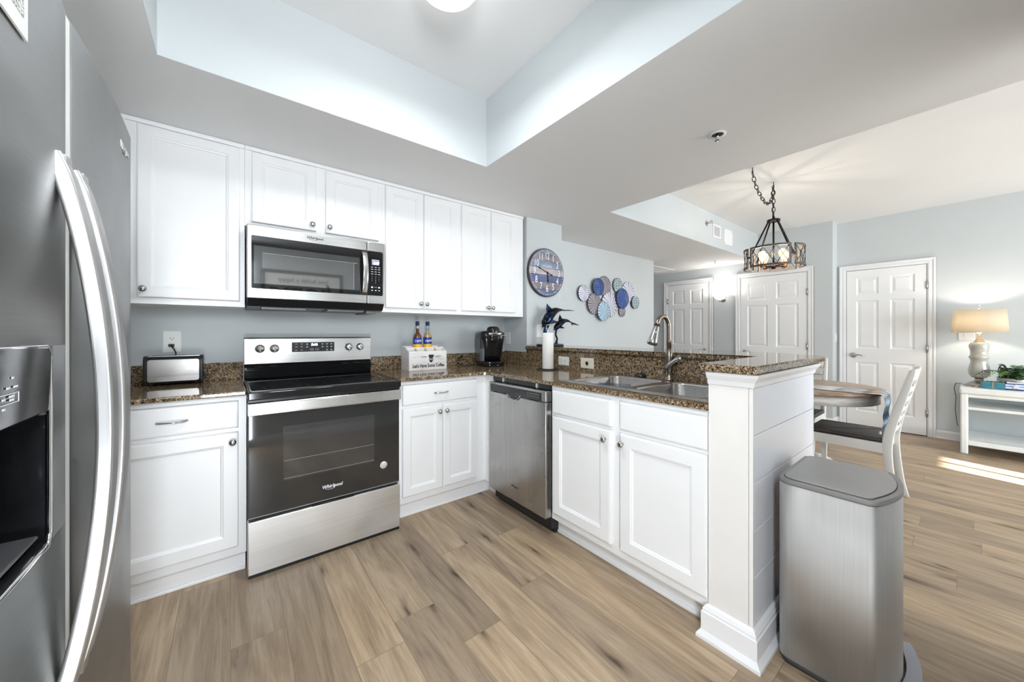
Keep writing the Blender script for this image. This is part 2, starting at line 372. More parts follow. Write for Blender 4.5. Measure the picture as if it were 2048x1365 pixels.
    def ball(s, c, r, sc=(1, 1, 1), seg=16):
        prof = [(r * math.sin(math.pi * i / 10), -r * math.cos(math.pi * i / 10)) for i in range(11)]
        t = s.T; s.T = t @ Matrix.Translation(Vector(c)) @ Matrix.Diagonal((*sc, 1)); s.lathe(prof, seg=seg); s.T = t; return s

def link(name, me, parent=None, loc=None):
    o = bpy.data.objects.new(name, me); C.objects.link(o)
    if parent is not None: o.parent = parent
    if loc is not None: o.location = loc
    return o

def obj(name, g, mats, parent=None, loc=None, keep=False):
    """link the collected shapes as one object. Shapes are given in world axes; a part is stored relative to its thing."""
    if not isinstance(mats, (list, tuple)): mats = [mats]
    off = OFF.get(parent.name, Vector((0, 0, 0))) if parent is not None else Vector((0, 0, 0))
    shift = Vector(loc) if loc is not None else off
    if not keep:
        for v in g.bm.verts: v.co -= shift
    bmesh.ops.recalc_face_normals(g.bm, faces=g.bm.faces)
    me = bpy.data.meshes.new(name); g.bm.to_mesh(me); g.bm.free()
    for m in mats: me.materials.append(m)
    o = link(name, me, parent)
    if loc is not None: o.location = Vector(loc) - off
    OFF[o.name] = Vector(loc) if loc is not None else off
    return o

def thing(name, label, cat, loc=(0, 0, 0), group=None):
    o = bpy.data.objects.new(name, None); C.objects.link(o); o.location = loc; o.empty_display_size = 0.05
    o['label'] = label; o['category'] = cat
    if group: o['group'] = group
    OFF[o.name] = Vector(loc); return o

def tag(o, label, cat, group=None):
    o['label'] = label; o['category'] = cat
    if group: o['group'] = group
    return o

def struct(name, g, mats):
    o = obj(name, g, mats); o['kind'] = 'structure'; return o

def dup(root, loc, rz, label, group=None):
    r = root.copy(); C.objects.link(r); r.location = loc; r.rotation_euler = (0, 0, rz); r['label'] = label
    if group: r['group'] = group
    for ch in list(root.children):
        c = ch.copy(); C.objects.link(c); c.parent = r
        for gch in ch.children:
            d = gch.copy(); C.objects.link(d); d.parent = c
    return r

def face_front(x=0, y=0, z=0):   # a=+x, b=+z, c=-y : a surface that looks towards -y
    return Matrix(((1, 0, 0, x), (0, 0, -1, y), (0, 1, 0, z), (0, 0, 0, 1)))
def face_west(x=0, y=0, z=0):    # a=-y, b=+z, c=-x : a surface that looks towards -x
    return Matrix(((0, 0, -1, x), (-1, 0, 0, y), (0, 1, 0, z), (0, 0, 0, 1)))
def face_east(x=0, y=0, z=0):    # a=+y, b=+z, c=+x
    return Matrix(((0, 0, 1, x), (1, 0, 0, y), (0, 1, 0, z), (0, 0, 0, 1)))
def face_back(x=0, y=0, z=0):    # a=-x, b=+z, c=+y
    return Matrix(((-1, 0, 0, x), (0, 0, 1, y), (0, 1, 0, z), (0, 0, 0, 1)))

def text_into(g, body, size, T, ex=0.0006, align='CENTER', shear=0.0, sx=1.0, bold=0.0):
    cu = bpy.data.curves.new('text', 'FONT'); cu.body = body; cu.size = size; cu.align_x = align; cu.align_y = 'CENTER'
    cu.extrude = ex; cu.shear = shear; cu.offset = bold; cu.resolution_u = 3
    o = bpy.data.objects.new('text', cu); C.objects.link(o)
    me = bpy.data.meshes.new_from_object(o.evaluated_get(bpy.context.evaluated_depsgraph_get()))
    C.objects.unlink(o); bpy.data.objects.remove(o); bpy.data.curves.remove(cu)
    M = g.T @ T @ Matrix.Diagonal((sx, 1, 1, 1))
    vs = [g.bm.verts.new(M @ v.co) for v in me.vertices]
    for p in me.polygons:
        try: f = g.bm.faces.new([vs[i] for i in p.vertices]); f.material_index = g.mi
        except ValueError: pass
    bpy.data.meshes.remove(me); return g

def arc(n, f): return [f(i / (n - 1)) for i in range(n)]
def rrect(x0, x1, y0, y1, r, n=5):
    out = []
    for cx, cy, a0 in ((x1 - r, y1 - r, 0), (x0 + r, y1 - r, 90), (x0 + r, y0 + r, 180), (x1 - r, y0 + r, 270)):
        for i in range(n + 1):
            a = R(a0 + 90 * i / n); out.append((cx + r * math.cos(a), cy + r * math.sin(a)))
    return out

# ------------------------------------------------------------------ the room
ZS, ZT, ZL = 2.256, 2.683, 2.65           # kitchen and hall ceiling, tray, living ceiling
XR, XH = 6.36, 6.12                       # right wall, hall and closet wall
struct('floor', G().box(-1.2, 6.7, -4.6, 5.0, -0.05, 0), floor_m)
struct('wall_back', G().box(-1.1, 2.12, 2.835, 2.95, 0, 2.3), wall_m)
struct('wall_stub', G().box(2.12, 2.57, 2.495, 2.95, 0, 2.3), wall_m)
struct('wall_hall_side', G().box(2.57, 4.90, 2.89, 4.80, 0, 2.3), wall_m)
struct('wall_hall_end', G().box(4.90, 6.12, 4.70, 4.80, 0, 2.3), wall_m)
struct('wall_hall', G().box(XH, 6.6, 1.115, 4.80, 0, 2.7), wall_m)
struct('wall_right', G().box(XR, 6.6, -4.4, 1.115, 0, 2.7), wall_m)
struct('wall_left', G().box(-1.2, -1.1, -0.47, 2.95, 0, 2.3), wall_m)
g = G(); g.box(0.20, 2.30, -0.47, -0.35, 0, 2.3); g.box(-1.2, -0.95, -0.47, -0.35, 0, 2.3); g.box(-0.95, 0.20, -0.47, -0.35, 2.06, 2.3)
struct('wall_front', g, wall_m)
struct('wall_living_side', G().box(0.9, 1.0, -4.4, -0.47, 0, 2.7), wall_m)
g = G()                                    # window wall with one wide opening
g.box(0.9, 2.9, -4.4, -4.2, 0, 2.7); g.box(6.1, 6.6, -4.4, -4.2, 0, 2.7); g.box(2.9, 6.1, -4.4, -4.2, 2.05, 2.7)
struct('wall_window', g, wall_m)
g = G()
g.box(-1.1, -0.2213, -0.47, 2.95, ZS, 2.69); g.box(1.2822, 2.61, -0.47, 2.95, ZS, 2.69)
g.box(-0.2213, 1.2822, 1.9054, 2.95, ZS, 2.69); g.box(-0.2213, 1.2822, -0.47, 0.36, ZS, 2.69)
g.mi = 1
e = 0.0015                                 # the tray's four painted sides
g.box(-0.2213, -0.2213 + e, 0.36, 1.9054, ZS + 0.0005, 2.684); g.box(1.2822 - e, 1.2822, 0.36, 1.9054, ZS + 0.0005, 2.684)
g.box(-0.2213, 1.2822, 1.9054 - e, 1.9054, ZS + 0.0005, 2.684); g.box(-0.2213, 1.2822, 0.36, 0.36 + e, ZS + 0.0005, 2.684)
struct('ceiling_kitchen', g, [ceil_m, wall_m])
struct('ceiling_tray', G().box(-0.3, 1.36, 0.28, 1.98, ZT, 2.75), ceil_m)
g = G(); g.box(2.61, 6.6, 1.952, 4.80, ZS, 2.70); g.mi = 1; g.box(2.611, XH, 1.950, 1.952, ZS + 0.001, 2.66)
struct('ceiling_hall', g, [ceil_m, wall_m])
g = G(); g.box(2.61, 6.6, -4.4, 1.951, ZL, 2.75); g.box(0.9, 2.61, -4.4, -0.47, ZL, 2.75)
struct('ceiling_living', g, ceil_m)

# peninsula half wall: long run behind the sink and a return with shiplap boards at its end
g = G()
g.box(2.135, 2.29, 0.62, 2.495, 0, 1.05); g.mi = 1; g.box(1.489, 2.29, 0.503, 0.644, 0, 1.05)
g.mi = 0
zs = [0.06, 0.127, 0.304, 0.475, 0.649, 0.824, 0.998, 1.05]
for a, b in zip(zs[:-1], zs[1:]): g.box(1.499, 2.284, 0.491, 0.504, a + 0.0012, b - 0.0012, 0.001, 1)
g.mi = 1; g.box(1.489, 1.499, 0.490, 0.504, 0, 1.05); g.mi = 0; g.box(2.284, 2.292, 0.490, 0.504, 0, 1.05)
struct('wall_peninsula', g, [ship_m, cream_m])
def mould(name, path, prof, mat):
    """profile (out, z) run along a path of corner points, mitred; path goes so that 'out' is to its right"""
    g = G(); n = len(path); k = len(prof); vs = []
    for i, p in enumerate(path):
        p = Vector(p)
        d0 = (p - Vector(path[i - 1])).normalized() if i else None
        d1 = (Vector(path[i + 1]) - p).normalized() if i < n - 1 else None
        n0 = Vector((d0.y, -d0.x)) if d0 else None; n1 = Vector((d1.y, -d1.x)) if d1 else None
        if n0 is None: m = n1
        elif n1 is None: m = n0
        else: m = (n0 + n1) / (1 + n0.dot(n1))
        for o_, z in prof: vs.append((p.x + m.x * o_, p.y + m.y * o_, z))
    fs = [(i * k + q, i * k + (q + 1) % k, (i + 1) * k + (q + 1) % k, (i + 1) * k + q) for i in range(n - 1) for q in range(k)]
    fs += [tuple(range(k)), tuple(range((n - 1) * k, n * k))]
    g._add(vs, fs); return struct(name, g, mat)
base_prof = [(0, 0), (0.018, 0), (0.018, 0.012), (0.013, 0.02), (0.013, 0.075), (0.008, 0.09), (0, 0.095)]
tall_prof = [(0, 0), (0.034, 0), (0.034, 0.012), (0.020, 0.030), (0.020, 0.100), (0.016, 0.104), (0.016, 0.112), (0.009, 0.124), (0, 0.130)]
crown_prof = [(0, 1.000), (0.005, 1.000), (0.009, 1.018), (0.022, 1.036), (0.026, 1.049), (0, 1.049)]
mould('baseboard_peninsula', [(1.54, 0.6445), (1.4885, 0.6445), (1.4885, 0.4905), (2.2925, 0.4905), (2.2925, 2.49)][0:5], tall_prof, trim_m)
mould('trim_1', [(1.4885, 0.6445), (1.4885, 0.4905), (2.2925, 0.4905), (2.2925, 2.49)], crown_prof, trim_m)
mould('baseboard_right', [(XR, 0.262), (XR, -4.2)], base_prof, trim_m)
mould('baseboard_jog', [(XH, 1.30), (XH, 1.115), (XR, 1.115), (XR, 1.09)], base_prof, trim_m)
mould('baseboard_hall', [(XH, 2.56), (XH, 2.25)], base_prof, trim_m)
mould('baseboard_hall_side', [(2.58, 2.89), (4.90, 2.89), (4.90, 4.69)], base_prof, trim_m) if False else None
mould('baseboard_front', [(2.30, -0.47), (2.30, -0.35), (0.20, -0.35)], base_prof, trim_m)

def cut_panels(g, x0, x1, y0, y1, z, panels):
    """flat front at height z (own axes) with sunk six-panel mouldings"""
    xs = sorted({x0, x1, *[p[0] for p in panels], *[p[1] for p in panels]}); ys = sorted({y0, y1, *[p[2] for p in panels], *[p[3] for p in panels]})
    for xa, xb in zip(xs[:-1], xs[1:]):
        for ya, yb in zip(ys[:-1], ys[1:]):
            if any(p[0] <= xa and xb <= p[1] and p[2] <= ya and yb <= p[3] for p in panels): continue
            g._add([(xa, ya, z), (xb, ya, z), (xb, yb, z), (xa, yb, z)], [(0, 1, 2, 3)])
    for a, b, c, d in panels:
        g.rings([(a + i, b - i, c + i, d - i, z + dz) for i, dz in ((0, 0), (0.014, -0.009), (0.022, -0.009), (0.045, -0.002), (0.05, -0.002))])

def lever(T, flip, parent):
    g = G(T); g.lathe([(0, 0.012), (0.024, 0.012), (0.031, 0.006), (0.033, 0)], (0, 0, 0), 24)
    g.tube([(0, 0, 0.0), (0, 0, 0.05)], 0.011, 12)
    s = -1 if flip else 1
    g.tube([(0, 0, 0.048), (s * 0.03, 0.004, 0.052), (s * 0.06, 0.007, 0.052), (s * 0.09, 0.0, 0.050), (s * 0.115, -0.010, 0.048)], [0.010, 0.009, 0.008, 0.007, 0.005], 10)
    obj('lever_handle', g, chrome_m, parent)

def six_panel_door(name, X, ya, yb, top, lever_left, hinge_right=True, has_lever=True):
    """door in a wall that looks towards -x; ya<yb, seen from the room its left edge is at yb"""
    T = face_west(X - 0.012, yb, 0); w = yb - ya; gp = 0.005
    g = G(T); g.box(gp, w - gp, 0.010, top - gp, -0.0115, -0.0112)
    px = [(0.095, w * 0.5 - 0.05), (w * 0.5 + 0.05, w - 0.095)]; rows = [(0.20, 0.83), (1.00, 1.61), (1.685, top - 0.10)]
    g2 = [(a, b, c, d) for a, b in px for c, d in rows]
    cut_panels(g, gp, w - gp, 0.010, top - gp, -0.001, g2)
    for a, b, c, d in ((gp, gp, 0.010, top - gp), (w - gp, w - gp, 0.010, top - gp)):
        g._add([(a, c, -0.0115), (a, c, -0.001), (a, d, -0.001), (a, d, -0.0115)], [(0, 1, 2, 3)])
    d = struct(name, g, door_m)
    c = G(T)
    for k, (off, wd, th) in enumerate(((0.0, 0.066, 0.004), (0.010, 0.022, 0.008), (0.046, 0.020, 0.011))):
        c.box(-off - wd, -off, 0, top + off + wd, -0.014, th, 0.002, 1)
        c.box(w + off, w + off + wd, 0, top + off + wd, -0.014, th, 0.002, 1)
        c.box(-off, w + off, top + off, top + off + wd, -0.014, th, 0.002, 1)
    obj('door_casing', c, trim_m, d)
    s = G(T); s.box(0, w, 0.0005, top, -0.0119, -0.0116); obj('gap_shade_sheet', s, black_m, d)  # black sheet drawn in as the shade of the gap round the door
    for z in (0.27, 1.02, 1.755):
        h = G(T); x = w if hinge_right else 0
        h.tube([(x, z - 0.045, 0.006), (x, z + 0.045, 0.006)], 0.007, 10); h.box(x - 0.012, x + 0.012, z - 0.044, z + 0.044, -0.004, 0.001)
        obj('hinge', h, chrome_m, d)
    if has_lever:
        lx = 0.065 if lever_left else w - 0.065
        lever(face_west(X - 0.013, yb - lx, 0.915), not lever_left, d)
    return d
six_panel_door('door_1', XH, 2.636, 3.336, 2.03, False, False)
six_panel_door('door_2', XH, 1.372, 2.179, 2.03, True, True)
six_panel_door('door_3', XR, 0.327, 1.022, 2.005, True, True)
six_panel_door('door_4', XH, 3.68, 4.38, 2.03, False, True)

struct('wall_sun_block', G().box(-1.4, 0.9, -1.75, -1.6, 0, 3.4), wall_m)  # unseen wall added to keep the sun out of the glazed opening
# sliding window in the living room, with drapes on both sides of a gap
g = G()
for x0, x1 in ((2.90, 2.96), (4.228, 4.262), (5.1, 5.16), (6.04, 6.10)): g.box(x0, x1, -4.34, -4.27, 0.0, 2.05)
g.box(2.90, 6.10, -4.34, -4.27, 2.0, 2.05); g.box(2.90, 6.10, -4.34, -4.27, 0.0, 0.06)
w1 = struct('window_1', g, white_m)
obj('pane', G().box(2.96, 6.04, -4.305, -4.299, 0.06, 2.0), clearpane('window_pane', (0.97, 0.98, 0.98), 0.06), w1)
g = G()                                    # unseen glazed door beside the refrigerator, added to account for the fill lamps
for a, b_ in ((-0.95, -0.85), (0.12, 0.20)): g.box(a, b_, -0.44, -0.40, 0.0, 2.06)
g.box(-0.85, 0.12, -0.44, -0.40, 0.0, 0.16); g.box(-0.85, 0.12, -0.44, -0.40, 1.95, 2.06); g.box(-0.43, -0.41, -0.43, -0.41, 0.16, 1.95)
w2 = struct('window_added', g, white_m)
obj('pane', G().box(-0.85, 0.12, -0.423, -0.417, 0.16, 1.95), MATS['window_pane'], w2)
drape_m = plain('white_drape_cloth', (0.82, 0.83, 0.85), 0.9, var=0.02)
def drape(x0, x1):
    n = max(6, int((x1 - x0) * 24))
    g = G().grid(lambda u, v: (x0 + (x1 - x0) * u, -4.14 + 0.022 * math.sin(u * n * 1.05) + 0.006 * math.sin(v * 5 + u * 9), 0.02 + 2.115 * v), n * 4, 6, 0.003)
    return obj('drape', g, drape_m, w1)
drape(2.86, 4.06); drape(4.48, 6.16)
g = G().tube([(2.8, -4.14, 2.15), (6.2, -4.14, 2.15)], 0.012, 10)
for x in (2.82, 4.27, 6.18): g.box(x - 0.01, x + 0.01, -4.2, -4.14, 2.14, 2.16)
obj('drape_rod', g, iron_m, w1)

# ------------------------------------------------------------------ cabinets
def panel_door(T, x0, x1, y0, y1, parent, name='door', rail=0.058, flat=False, th=0.02):
    """T: a right, b up, c out of the cabinet face (face at c=0)"""
    g = G(T)
    if flat: rs = [(0, 0), (0, th - 0.006), (0.003, th - 0.001), (0.010, th)]
    else: rs = [(0, 0), (0, th - 0.006), (0.003, th - 0.001), (0.008, th), (rail, th), (rail + 0.003, th - 0.004), (rail + 0.008, th - 0.005), (rail + 0.012, th - 0.0105)]
    g.rings([(x0 + i, x1 - i, y0 + i, y1 - i, z) for i, z in rs]); g._add([(x0, y0, 0), (x1, y0, 0), (x1, y1, 0), (x0, y1, 0)], [(3, 2, 1, 0)])
    return obj(name, g, cab_m, parent)
def knob(T, x, y, parent, th=0.02):
    g = G(T); g.lathe([(0, th + 0.028), (0.008, th + 0.0275), (0.0135, th + 0.024), (0.0155, th + 0.019), (0.013, th + 0.014), (0.006, th + 0.010), (0.005, th + 0.004), (0.008, th)], (x, y, 0), 20)
    return obj('knob', g, chrome_m, parent)
def bow_handle(T, x, y, parent, w=0.1, th=0.02):
    g = G(T); pts = [(x + w * (t - 0.5), y, th + 0.001 + 0.024 * math.sin(math.pi * t) ** 0.7) for t in [i / 14 for i in range(15)]]
    g.tube(pts, [0.0065 - 0.0025 * math.sin(math.pi * i / 14) for i in range(15)], 10, flat=0.75)
    return obj('handle', g, chrome_m, parent)

DR0, DR1, DO0, DO1 = 0.7352, 0.8654, 0.1495, 0.7128
ZC, ZCB = 0.914, 0.8925
FY, FX = 2.2449, 1.5001                   # base cabinet faces: range wall, peninsula
TY, TX = 2.289, 1.5617                    # toe-kicks
toe_prof = lambda g, x0, x1, y0, y1: None

c = thing('base_cabinet', 'white base cabinet with one drawer and one door, between refrigerator and stove', 'cabinet', (-0.2, 2.245, 0))
g = G(); g.box(-1.0, 0.0625, FY, 2.83, 0.1045, ZCB - 0.001); obj('cabinet_box', g, cab_m, c)
g = G(); g.box(-1.0, 0.060, TY, 2.82, 0, 0.105); g.box(-1.0, 0.060, TY - 0.010, TY, 0, 0.018, 0.004, 2); obj('toe_kick', g, cab_m, c)
T = face_front(0, FY, 0)
d = panel_door(T, -0.446, 0.031, DO0, DO1, c); knob(T, 0.008, 0.668, d)
d = panel_door(T, -0.446, 0.031, DR0, DR1, c, 'drawer', flat=True); bow_handle(T, -0.2075, 0.798, d)

c = thing('base_cabinet', 'white base cabinet with one drawer over a pair of narrow doors, between stove and corner', 'cabinet', (1.14, 2.245, 0))
g = G(); g.box(0.8245, 1.4995, FY, 2.83, 0.1045, ZCB - 0.001); g.box(1.4995, 2.11, 2.1245, 2.83, 0.1045, ZCB - 0.001); obj('cabinet_box', g, cab_m, c)
g = G(); g.box(0.826, TX, TY, 2.82, 0, 0.105); g.box(0.826, TX, TY - 0.010, TY, 0, 0.018, 0.004, 2); g.box(TX, 2.10, 2.13, 2.82, 0, 0.105); obj('toe_kick', g, cab_m, c)
d = panel_door(T, 0.861, 1.1405, DO0, DO1, c, rail=0.05); knob(T, 1.113, 0.67, d)
d = panel_door(T, 1.1455, 1.4157, DO0, DO1, c, rail=0.05); knob(T, 1.166, 0.67, d)
d = panel_door(T, 0.861, 1.4157, DR0, DR1, c, 'drawer', flat=True); bow_handle(T, 1.128, 0.798, d)

c = thing('sink_cabinet', 'white sink base cabinet with two doors, between dishwasher and half wall', 'cabinet', (1.5, 1.08, 0))
g = G(); g.box(FX, FX + 0.02, 0.647, 1.5345, 0.1045, ZCB - 0.001); g.box(FX + 0.02, 2.11, 1.519, 1.5345, 0.1045, ZCB - 0.001); g.box(FX + 0.02, 2.11, 0.647, 1.519, 0.1045, 0.125)
obj('cabinet_box', g, cab_m, c)
g = G(); g.box(TX, 2.10, 0.648, 1.5434, 0, 0.105); g.box(TX - 0.010, TX, 0.648, 1.5434, 0, 0.018, 0.004, 2); obj('toe_kick', g, cab_m, c)
TW = face_west(FX, 0, 0)                  # a = -y
d = panel_door(TW, -1.5145, -1.108, DO0, DO1, c); knob(TW, -1.137, 0.668, d)
d = panel_door(TW, -1.052, -0.648, DO0, DO1, c); knob(TW, -1.0365, 0.667, d)
panel_door(TW, -1.5145, -1.108, DR0, DR1, c, 'drawer_front', flat=True); panel_door(TW, -1.052, -0.648, DR0, DR1, c, 'drawer_front', flat=True)

UY = 2.5214
TU = face_front(0, UY, 0)
def wall_cabinet(label, x0, x1, z0, doors):
    c = thing('wall_cabinet', label, 'cabinet', ((x0 + x1) / 2, UY, z0))
    g = G(); g.box(x0 + 0.0004, x1 - 0.0004, UY, 2.834, z0, 2.2545); obj('cabinet_box', g, cab_m, c)
    g = G(); g.box(x0 + 0.0004, x1 - 0.0004, UY - 0.012, UY, 2.232, 2.2545, 0.003, 2); obj('crown_strip', g, cab_m, c)
    for a, b, z, kx, kz in doors:
        d = panel_door(TU, a, b, z, 2.2257, c, rail=0.05); knob(TU, kx, kz, d)
ZU = 1.3767
wall_cabinet('white wall cabinet with one wide door, above the toaster', -0.42, 0.0631, 1.3455, [(-0.360, 0.041, ZU, -0.338, 1.417)])
wall_cabinet('short white wall cabinet with two doors, directly above the microwave', 0.0631, 0.8238, 1.8055, [(0.094, 0.419, 1.8296, 0.396, 1.866), (0.471, 0.800, 1.8296, 0.492, 1.866)])
wall_cabinet('white two-door wall cabinet above the coffee box, touching the microwave', 0.8238, 1.43, 1.3455, [(0.847, 1.127, ZU, 1.1, 1.415), (1.131, 1.406, ZU, 1.1475, 1.413)])
wall_cabinet('white two-door wall cabinet at the end of the row, next to the clock', 1.43, 2.096, 1.3455, [(1.451, 1.730, ZU, 1.697, 1.411), (1.736, 1.998, ZU, 1.744, 1.411)])

# ------------------------------------------------------------------ worktops
c = tag(obj('countertop', G().box(-1.0, 0.0615, 2.208, 2.833, ZCB, ZC, 0.005, 2), granite_m), 'brown speckled granite countertop under the toaster', 'countertop')
obj('backsplash', G().box(-1.0, 0.0615, 2.812, 2.8335, ZC, 1.019, 0.002, 1), granite_m, c)
g = G(); r = 0.03
poly = [(0.8215, 2.833), (0.8215, 2.208), (1.4824 - r, 2.208)] + [(1.4824 - r + r * math.sin(R(a)), 2.208 - r + r * math.cos(R(a))) for a in (20, 45, 70)] + [(1.4824, 2.208 - r), (1.4824, 1.505), (2.117, 1.505), (2.117, 2.833)]
g.prism(poly, ZCB, ZC); g.box(1.4824, 1.552, 0.646, 1.505, ZCB, ZC); g.box(2.045, 2.117, 0.646, 1.505, ZCB, ZC); g.box(1.552, 2.045, 0.646, 0.668, ZCB, ZC)
c = tag(obj('countertop', g, granite_m), 'brown speckled granite corner countertop holding the sink', 'countertop')
g = G(); g.box(0.8215, 2.117, 2.812, 2.8335, ZC, 1.019, 0.002, 1); g.box(2.098, 2.1185, 2.4955, 2.812, ZC, 1.028, 0.002, 1); g.box(2.115, 2.1345, 0.6455, 2.4945, ZC, 1.0495)
obj('backsplash', g, granite_m, c)
g = G(); poly = [(1.450, 0.467), (2.400, 0.467), (2.56, 0.70), (2.56, 2.4945), (2.104, 2.4945), (2.104, 0.664), (1.450, 0.664)]
g.prism(poly, 1.0505, 1.082, bev=0.006)
tag(obj('bar_top', g, granite_m), 'raised granite bar top capping the half wall behind the sink', 'countertop')

# ------------------------------------------------------------------ sink and tap
s = thing('kitchen_sink', 'stainless double-bowl sink set into the granite by the faucet', 'sink', (1.8, 1.08, ZC))
g = G()
X0, X1, Y0, Y1 = 1.535, 2.085, 0.665, 1.515
bowls = [(1.585, 2.010, 0.70, 1.055), (1.585, 2.010, 1.095, 1.475)]
xs = sorted({X0, X1, 1.585, 2.010}); ys = sorted({Y0, Y1, 0.70, 1.055, 1.095, 1.475})
def rimz(x, y): return ZC + 0.0015 if x in (X0, X1) or y in (Y0, Y1) else ZC + 0.006
for xa, xb in zip(xs[:-1], xs[1:]):
    for ya, yb in zip(ys[:-1], ys[1:]):
        if any(b[0] <= xa and xb <= b[1] and b[2] <= ya and yb <= b[3] for b in bowls): continue
        g._add([(xa, ya, rimz(xa, ya)), (xb, ya, rimz(xb, ya)), (xb, yb, rimz(xb, yb)), (xa, yb, rimz(xa, yb))], [(0, 1, 2, 3)])
rim_g = g
for b in bowls:
    g = G()
    def ring(i, z, rr): return [(x, y, z) for x, y in rrect(b[0] + i, b[1] - i, b[2] + i, b[3] - i, rr, 6)]
    levels = [ring(-0.004, ZC + 0.006, 0.055), ring(0.0, ZC + 0.007, 0.055), ring(0.006, ZC - 0.004, 0.055), ring(0.018, ZC - 0.13, 0.06), ring(0.05, ZC - 0.165, 0.06), ring(0.16, ZC - 0.172, 0.03)]
    vs = [p for L in levels for p in L]; k = len(levels[0]); fs = []
    for i in range(len(levels) - 1):
        for q in range(k): fs.append((i * k + q, i * k + (q + 1) % k, (i + 1) * k + (q + 1) % k, (i + 1) * k + q))
    fs.append(tuple(range((len(levels) - 1) * k, len(levels) * k)))
    g._add(vs, fs, True); bo = obj('bowl', g, sink_m, s)
    g = rim_g              # corner fillers between the round bowl mouth and the square opening
    for cx, cy, sx, sy in ((b[0], b[2], 1, 1), (b[1], b[2], -1, 1), (b[1], b[3], -1, -1), (b[0], b[3], 1, -1)):
        pts = [(cx, cy, ZC + 0.0062)] + [(cx + sx * 0.057 * (1 - math.cos(R(a))), cy + sy * 0.057 * (1 - math.sin(R(a))), ZC + 0.0062) for a in range(0, 91, 15)]
        g._add(pts, [tuple(range(len(pts)))])
    g = G().lathe([(0, ZC - 0.168), (0.03, ZC - 0.168), (0.04, ZC - 0.17), (0.045, ZC - 0.172)], ((b[0] + b[1]) / 2 + 0.02, (b[2] + b[3]) / 2, 0), 20); obj('drain', g, chrome_m, s)

obj('rim', rim_g, sink_m, s)
f = thing('kitchen_faucet', 'tall bronze and nickel pull-down faucet behind the sink', 'faucet', (2.052, 1.112, ZC + 0.006))
fx, fy = 2.052, 1.112
g = G().lathe([(0, ZC + 0.0065), (0.030, ZC + 0.0065), (0.030, ZC + 0.012), (0.023, ZC + 0.022), (0.021, ZC + 0.055), (0.024, ZC + 0.062), (0.0255, ZC + 0.10), (0.0225, ZC + 0.145), (0.0195, ZC + 0.185), (0.016, ZC + 0.19), (0, ZC + 0.19)], (fx, fy, 0), 28); obj('body', g, bronze_m, f)
sp = Vector((-0.985, 0.17, 0)); rr = 0.052
pts = [(fx, fy, ZC + 0.185), (fx, fy, ZC + 0.25), (fx, fy, ZC + 0.31)]
cz = ZC + 0.318
for a in range(0, 171, 12):
    o_ = rr * (1 - math.cos(R(a))); pts.append((fx + sp.x * o_, fy + sp.y * o_, cz + rr * 1.25 * math.sin(R(a))))
g = G().tube(pts, 0.0135, 16); obj('spout', g, bronze_m, f)
p1 = Vector(pts[-1]); dn = (p1 - Vector(pts[-2])).normalized(); dn = (dn + Vector((sp.x, sp.y, 0)) * 0.12).normalized()
hp = [p1 + dn * t for t in (0, 0.004, 0.008, 0.012, 0.05, 0.085, 0.112, 0.118)]
g = G().tube(hp[:3], [0.0165, 0.0178, 0.0165], 20); collar = g
g2 = G().tube(hp[2:], [0.0160, 0.0170, 0.0215, 0.0262, 0.0300, 0.0270], 24); hd = obj('spray_head', g2, chrome_m, f); obj('collar', collar, black_m, hd)
g = G(); b0 = p1 + dn * 0.045 + Vector((-0.014, -0.013, 0)); g.ball(b0, 0.005, seg=10); obj('spray_button', g, white_m, hd)
g = G().tube([(fx - 0.022, fy + 0.012, ZC + 0.078), (fx - 0.034, fy + 0.0, ZC + 0.088), (fx - 0.04, fy - 0.03, ZC + 0.108), (fx - 0.045, fy - 0.065, ZC + 0.132), (fx - 0.048, fy - 0.09, ZC + 0.142), (fx - 0.049, fy - 0.098, ZC + 0.143)], [0.012, 0.014, 0.012, 0.013, 0.0125, 0.006], 14, flat=0.6)
obj('lever_handle', g, chrome_m, f)
g = G().lathe([(0, 0.0), (0.034, 0.0), (0.036, 0.008), (0.034, 0.022), (0.027, 0.027), (0.02, 0.024), (0, 0.024)], (2.052, 1.30, ZC + 0.0035), 24)
tag(obj('sink_stopper', g, black_m), 'small round black sink stopper on the sink rim beside the faucet', 'sink stopper')
clear_m = clearpane('clear_plastic', (0.80, 0.82, 0.86), 0.22)
g = G(); T0 = Matrix.Translation((1.75, 1.285, ZC - 0.1635)) @ Matrix.Rotation(R(25), 4, 'Z')
g.T = T0; w, l, h = 0.055, 0.09, 0.15
for q in ((-w, w, -l, -l + 0.003, 0, h), (-w, w, l - 0.003, l, 0, h), (-w, -w + 0.003, -l, l, 0, h), (w - 0.003, w, -l, l, 0, h), (-w, w, -l, l, 0, 0.003)): g.box(*q)
cc = tag(obj('clear_container', g, clear_m), 'clear plastic container standing in the sink bowl nearer the dishwasher', 'container')
g = G(T0); g.box(-0.03, 0.02, -0.05, 0.05, 0.0035, 0.10, 0.006, 2)
tag(obj('sponge', g, plain('blue_white_sponge', (0.55, 0.60, 0.78), 0.9, var=0.1, scale=(80, 80, 80))), 'pale blue sponge inside the clear container in the sink', 'sponge')

